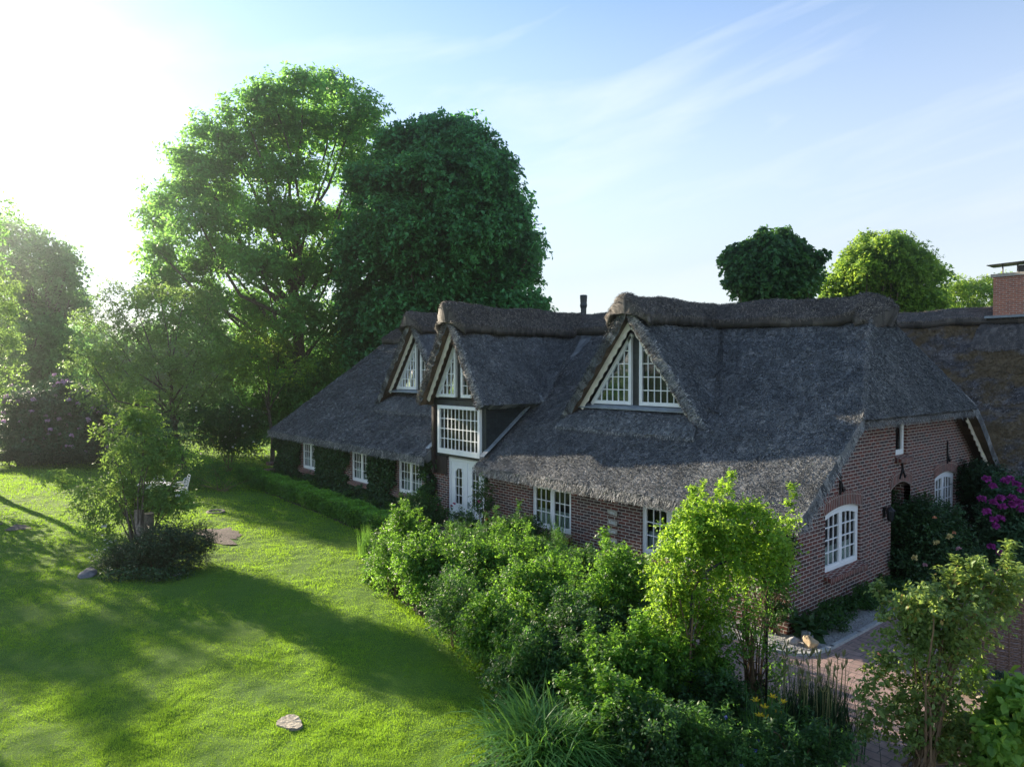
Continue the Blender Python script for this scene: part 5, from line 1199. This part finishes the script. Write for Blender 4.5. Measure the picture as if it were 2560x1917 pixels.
arch('rose_obelisk', 'narrow dark metal plant frame left of the big arch', gz(1305, 1440), gz(1345, 1450), 1.9, .35)
dB = float((PB-CAM)@FW); dC = float((PC-CAM)@FW); da = (dB+dC)/2
cl_l = R((1560,1100,30,24),(1500,1130,40,30),(1605,1118,36,28),(1540,1150,60,40),(1640,1140,36,40),(1480,1180,44,40),(1570,1200,66,40),(1660,1195,40,46),(1440,1190,18,22),(1690,1130,14,26), dep=da, jit=.35, seed=140)
rb, cl = shrub('climbing_rose', 'bright yellow green climbing rose crowning the arch in front of the roof', 'climbing rose', PB, cl_l, 'climber', canes=0, cr=.17, dens=19, ns=10, kl=6, sl=.18, L=.062, W=.040, seed=141, inner=.35, shoots=26, hexa=True)
cl_m = R((1460,1235,44,40),(1440,1300,40,50),(1480,1290,44,44),(1430,1370,34,50),(1480,1370,50,54),(1440,1450,40,50),(1500,1440,44,54),(1450,1530,50,50),(1530,1350,34,40),(1540,1270,40,34),(1520,1520,40,44),(1480,1600,60,40), dep=dB, jit=.3, seed=142)
rb2, cl2 = shrub('climbing_rose', 'dense leafy rose column covering the left leg of the arch', 'climbing rose', PB, cl_m, 'climber', canes=20, cr=.17, dens=15, ns=9, kl=6, sl=.17, L=.060, W=.038, seed=143, inner=.4, shoots=25, hexa=True, vb=.3, crad=.014)
cl_r = R((1620,1250,40,36),(1570,1310,34,40),(1600,1360,30,36),(1670,1255,30,34),(1560,1400,34,34),(1650,1420,26,24),(1660,1500,26,30),(1690,1470,20,24),(1680,1540,34,26),(1640,1330,20,26), dep=dC-.4, jit=.3, seed=144)
shrub('climbing_rose', 'thin rose with bare lower stems on the right leg of the arch', 'climbing rose', PC, cl_r, 'rose', canes=34, cr=.17, dens=15, ns=9, kl=6, sl=.17, L=.058, W=.038, seed=145, inner=.3, keep=.75, crad=.013)
cl_o = R((1330,1215,36,26),(1300,1240,34,28),(1370,1235,36,26),(1330,1275,44,34),(1285,1300,30,34),(1375,1290,34,34),(1350,1345,30,34),(1300,1370,26,34),(1370,1400,24,40),(1290,1430,24,34),(1410,1245,30,22), dep=float((gz(1320, 1445)-CAM)@FW), jit=.25, seed=146)
rb, cl = shrub('climbing_rose', 'rose climbing the narrow frame in front of the brick wall', 'climbing rose', gz(1325, 1445), cl_o, 'rose', canes=24, cr=.18, dens=22, ns=12, kl=6, sl=.17, L=.056, W=.036, seed=147, inner=.35, shoots=16, crad=.012)
flowers(rb, pick(cl, 6, r, .04), .05, M['palepink'], r, petals=4)
# climber on the corner of the house
wl_ = [(-1.6, -.35, 2.0, .5, .3), (-1.0, -.35, 1.75, .5, .4), (-.45, -.3, 1.55, .42, .4), (-.1, -.25, 1.9, .35, .3), (-.3, -.25, 1.1, .25, .3), (-.1, -.2, .5, .2, .4)]
shrub('wall_climber', 'dark climber hanging on the brick corner beneath the eave', 'climber', (-.35, -.12, 0), wl_, 'rosedark', canes=10, cr=.16, dens=20, ns=11, kl=6, sl=.17, L=.07, W=.04, seed=148, crad=.02, keep=.85)

# garden rose at the lower right
RS = gz(1985, 1668); ds = float((RS-CAM)@FW)
rs = R((1990,1300,40,26),(2050,1280,40,24),(2110,1270,40,24),(2165,1262,36,22),(2205,1262,30,22),(1955,1335,34,28),(2020,1345,46,34),(2085,1325,44,30),(2140,1305,36,22),(1945,1395,28,28),(2000,1410,42,34),(2060,1395,38,32),(2095,1365,26,20),(1905,1440,22,20),(1888,1490,18,22),(2020,1480,36,28),(2070,1470,26,26),(1965,1530,36,32),(1905,1560,26,30),(2050,1560,40,30),(2100,1600,40,32),(1990,1610,44,30),(2060,1640,50,26), dep=ds, jit=.25, seed=150)
rb, cl = shrub_plain('garden_rose', 'large pale leaved garden rose filling the lower right with long bare canes', 'shrub', RS, rs, 'roseold', canes=24, cr=.17, dens=26, ns=11, kl=5, sl=.17, L=.072, W=.046, seed=151, inner=.3, keep=.8, crad=.013, shoots=26, hexa=True)
flowers(rb, [at(2085, 1375, ds-.4), at(1898, 1412, ds-.2)], .06, M['apricot'], r, petals=4)
BL = gz(2215, 1700); db = float((BL-CAM)@FW)
bl = R((2190,1500,34,26),(2215,1560,50,36),(2180,1600,36,34),(2210,1640,50,34),(2160,1640,30,20), dep=db, jit=.2, seed=152)
shrub('hydrangea', 'light green shrub with broad leaves at the lower right edge', 'shrub', BL, bl, 'bigleaf', canes=8, cr=.16, dens=20, ns=8, kl=4, sl=.15, L=.13, W=.11, seed=153, hexa=True, droop=.4)
# wicker fence, pot, small bright herb
Wa = gz(2095, 1452); Wb = gz(2290, 1452); d = unit(Wb-Wa); Lw = np.linalg.norm(Wb-Wa)
wf = empty('wicker_fence', (Wa+Wb)/2, 'brown woven willow fence panel behind the garden rose', 'fence')
b = MB(); hf = 1.45; nr = 62
for i in range(nr):
    z = .05+i*hf/nr; pts = []
    for k_ in range(15): s_ = k_/14; pts.append(Wa+d*Lw*s_+np.array((-d[1], d[0], 0))*.018*(1 if (k_+i) % 2 else -1)+np.array((0, 0, z+.006*math.sin(k_+i*1.7))))
    b.tube(pts, .0115, 4)
b.build('willow_weave', M['willow'], wf)
for k_ in range(8): s_ = k_/7; b = MB(); p = Wa+d*Lw*s_; b.tube([p, p+(0, 0, hf+.06)], .018, 6); b.build('stake', M['willow'], wf)
PT = gz(2160, 1512); pt = empty('flower_pot', PT, 'grey zinc pot with low greenery before the wicker fence', 'pot')
b = MB(); b.tube([PT, PT+(0, 0, .02), PT+(0, 0, .34), PT+(0, 0, .36), PT+(0, 0, .40)], [.10, .125, .185, .205, .20], 24); b.build('pot_body', M['zinc'], pt, smooth=False)
q = np.random.default_rng(160); cc = np.array([(PT[0]+q.normal(0, .07), PT[1]+q.normal(0, .07), .42, 0, 0, 1, .05, 0) for _ in range(60)]); foliage('foliage', cc, 4, 4, .06, .03, .015, G['coton'], pt, q)
rb, cl = bush('small bright lime green plant left of the grey pot', 2108, 1500, 60, 44, 'climber', 161, name='lime_herb', cat='plant', cr=.12, dens=16, ns=7, kl=5, sl=.12, L=.05, W=.03, canes=0, shoots=0)
rock('log_block', gz(2128, 1520), .14, .1, .1, M['oldwood'], 'short piece of old wood left of the grey pot', 9, 'wood')

# planting along the gable
gb = R((1950,1120,34,36),(1995,1105,40,34),(2040,1130,40,40),(1940,1170,40,40),(2000,1170,50,44),(2060,1180,40,40),(1960,1220,50,30),(2030,1225,50,30),(2080,1215,30,34), dep=float((gz(2000, 1258)-CAM)@FW), jit=.25, seed=170)
rb, cl = shrub('yellow_rose_shrub', 'dark rose bush with pale yellow blooms against the gable', 'shrub', gz(2000, 1262), gb, 'ivy', canes=14, cr=.22, dens=17, ns=12, kl=6, sl=.2, L=.065, W=.045, seed=171, shoots=18)
dg = float((gz(2000, 1262)-CAM)@FW)-.75
flowers(rb, [at(2022, 1172, dg), at(1975, 1205, dg), at(2050, 1158, dg)], .17, M['cream_rose'], r, petals=7)
flowers(rb, [at(2060, 1150, dg), at(2018, 1118, dg)], .11, M['apricot'], r, petals=5)
flowers(rb, [at(2070, 1185, dg), at(1998, 1220, dg)], .13, M['palepink'], r, petals=6)
yw = R((2110,1030,34,26),(2140,1035,34,26),(2095,1070,26,36),(2130,1090,40,44),(2110,1140,34,44),(2150,1150,34,50), dep=float((gz(2110, 1215)-CAM)@FW)+.9, jit=.3, seed=172)
shrub('yew_bush', 'dark clipped yew at the far corner of the gable', 'shrub', gz(2120, 1200), yw, 'yew', canes=6, cr=.28, dens=14, ns=20, kl=8, sl=.16, L=.07, W=.03, seed=173)
rr_ = R((2190,1065,36,40),(2160,1100,34,40),(2215,1120,50,50),(2180,1160,44,44),(2225,1180,50,50),(2150,1190,34,34),(2190,1220,50,30), dep=float((gz(2160, 1240)-CAM)@FW), jit=.3, seed=174)
rb, cl = shrub('rhododendron', 'magenta flowering rhododendron at the right edge', 'shrub', gz(2190, 1245), rr_, 'rhodo', canes=8, cr=.26, dens=14, ns=12, kl=6, sl=.18, L=.13, W=.045, seed=175)
dr2 = float((gz(2160, 1240)-CAM)@FW)-.6
flowers(rb, [at(u, v, dr2) for u, v in ((2130,1035),(2145,1050),(2170,1040),(2195,1045),(2205,1060),(2185,1075),(2180,1035),(2160,1075),(2120,1078),(2200,1085),(2165,1095),(2185,1090),(2145,1085),(2130,1105),(2160,1120),(2145,1122),(2150,1135),(2140,1180),(2160,1195),(2205,1100))], .23, M['magenta'], r, petals=10)
gp_ = R((1760,1330,30,16),(1800,1310,36,20),(1850,1285,40,24),(1890,1265,36,24),(1780,1350,24,12),(1830,1325,24,14),(1880,1300,30,18), dep=float((gz(1800, 1345)-CAM)@FW)+.3, jit=.2, seed=176)
gl = []
q = np.random.default_rng(177)
for i in range(15): gl.append((q.uniform(.1, .5), .6+i*.42, q.uniform(.1, .26), q.uniform(.16, .28), q.uniform(.14, .28)))
shrub('gable_border', 'low dark leafy plants along the foot of the gable wall', 'plants', (.3, 3, 0), gl, 'rosedark', canes=6, cr=.13, dens=24, ns=12, kl=5, sl=.16, L=.08, W=.035, seed=178)
shrub('foxglove_rosette', 'broad leaved rosette at the brick corner', 'plant', (.25, .25, 0), [(.22, .25, .16, .2, .16)], 'ivy', canes=0, cr=.1, dens=24, ns=4, kl=2, sl=.16, L=.30, W=.11, seed=179, hexa=True, up=.9)
rock('boulder', (.62, -.30), .20, .15, .17, M['ochre_stone'], 'ochre angular boulder nearest the kerb at the brick corner', 11)
rock('boulder', (.40, -.02), .17, .13, .15, M['stone'], 'grey boulder behind the ochre one at the brick corner', 12)
rock('boulder', (.32, -.38), .14, .13, .11, M['stone'], 'low bluish grey boulder left of the ochre one', 13)
lc = [(-6.5+i*.75+q.uniform(-.2, .2), -.75+q.uniform(-.15, .1), .12, .26, .15) for i in range(9)]
shrub('wall_foot_plants', 'low green plants in the gravel below the front windows', 'plants', (-3, -.7, 0), lc, 'rose', canes=0, cr=.12, dens=12, ns=7, kl=5, sl=.14, L=.05, W=.03, seed=180)
# planter box and slab by the rhododendron
pb_ = gz(2150, 1232); b = MB(); b.box((pb_[0]-.5, pb_[1]-.35, 0), (pb_[0]+.6, pb_[1]+.35, .55)); b.box((pb_[0]-.54, pb_[1]-.39, .55), (pb_[0]+.64, pb_[1]+.39, .60))
tag(b.build('planter', M['stone'], bevel=.01), 'dark stone trough beneath the magenta rhododendron', 'trough')

# low ground cover filling the border between the bushes
q = np.random.default_rng(200); m = 5200; x = q.uniform(-13.2, 3.6, m); y = q.uniform(-13, -2.6, m); yb = np.interp(x, EDGE[:, 0], EDGE[:, 1])
ye = np.interp(x, [-13.2, -9, .2, 1.2, 2.0, 4.0], [-2.6, -2.9, -3.4, -3.3, -4.5, -7.2]); ok = (y > yb-.12) & (y < ye); x, y = x[ok], y[ok]; z = q.uniform(.03, .32, len(x))**1.0
cl = np.concatenate([np.stack([x, y, z], 1), np.tile([0, 0, 1.0], (len(x), 1)), np.full((len(x), 1), .14), np.zeros((len(x), 1))], 1)
o = foliage('border_ground_cover', cl, 8, 6, .16, .06, .034, G['rosedark'], None, q, .4, .4, .7); tag(o, 'low leafy ground cover filling the flower border', 'ground cover', kind='stuff')

# evening haze, added to give the sun-glare veil at the left
hz = MB(); hz.box((-150, -70, -1.0), (70, 140, 34)); o = hz.build('haze', None); o.data.materials.clear()
m = bpy.data.materials.new('haze'); m.use_nodes = True; nt_ = m.node_tree; nt_.nodes.clear(); oo = N(nt_, 'ShaderNodeOutputMaterial'); pv = N(nt_, 'ShaderNodeVolumePrincipled')
pv.inputs['Color'].default_value = (.20, .22, .235, 1); pv.inputs['Density'].default_value = .0025; pv.inputs['Anisotropy'].default_value = .92
nt_.links.new(pv.outputs[0], oo.inputs['Volume']); o.data.materials.append(m); tag(o, kind='stuff', label='thin sunlit evening haze added for the veil of sun glare', cat='haze')
sc.cycles.volume_step_rate = 4; sc.cycles.volume_max_steps = 64
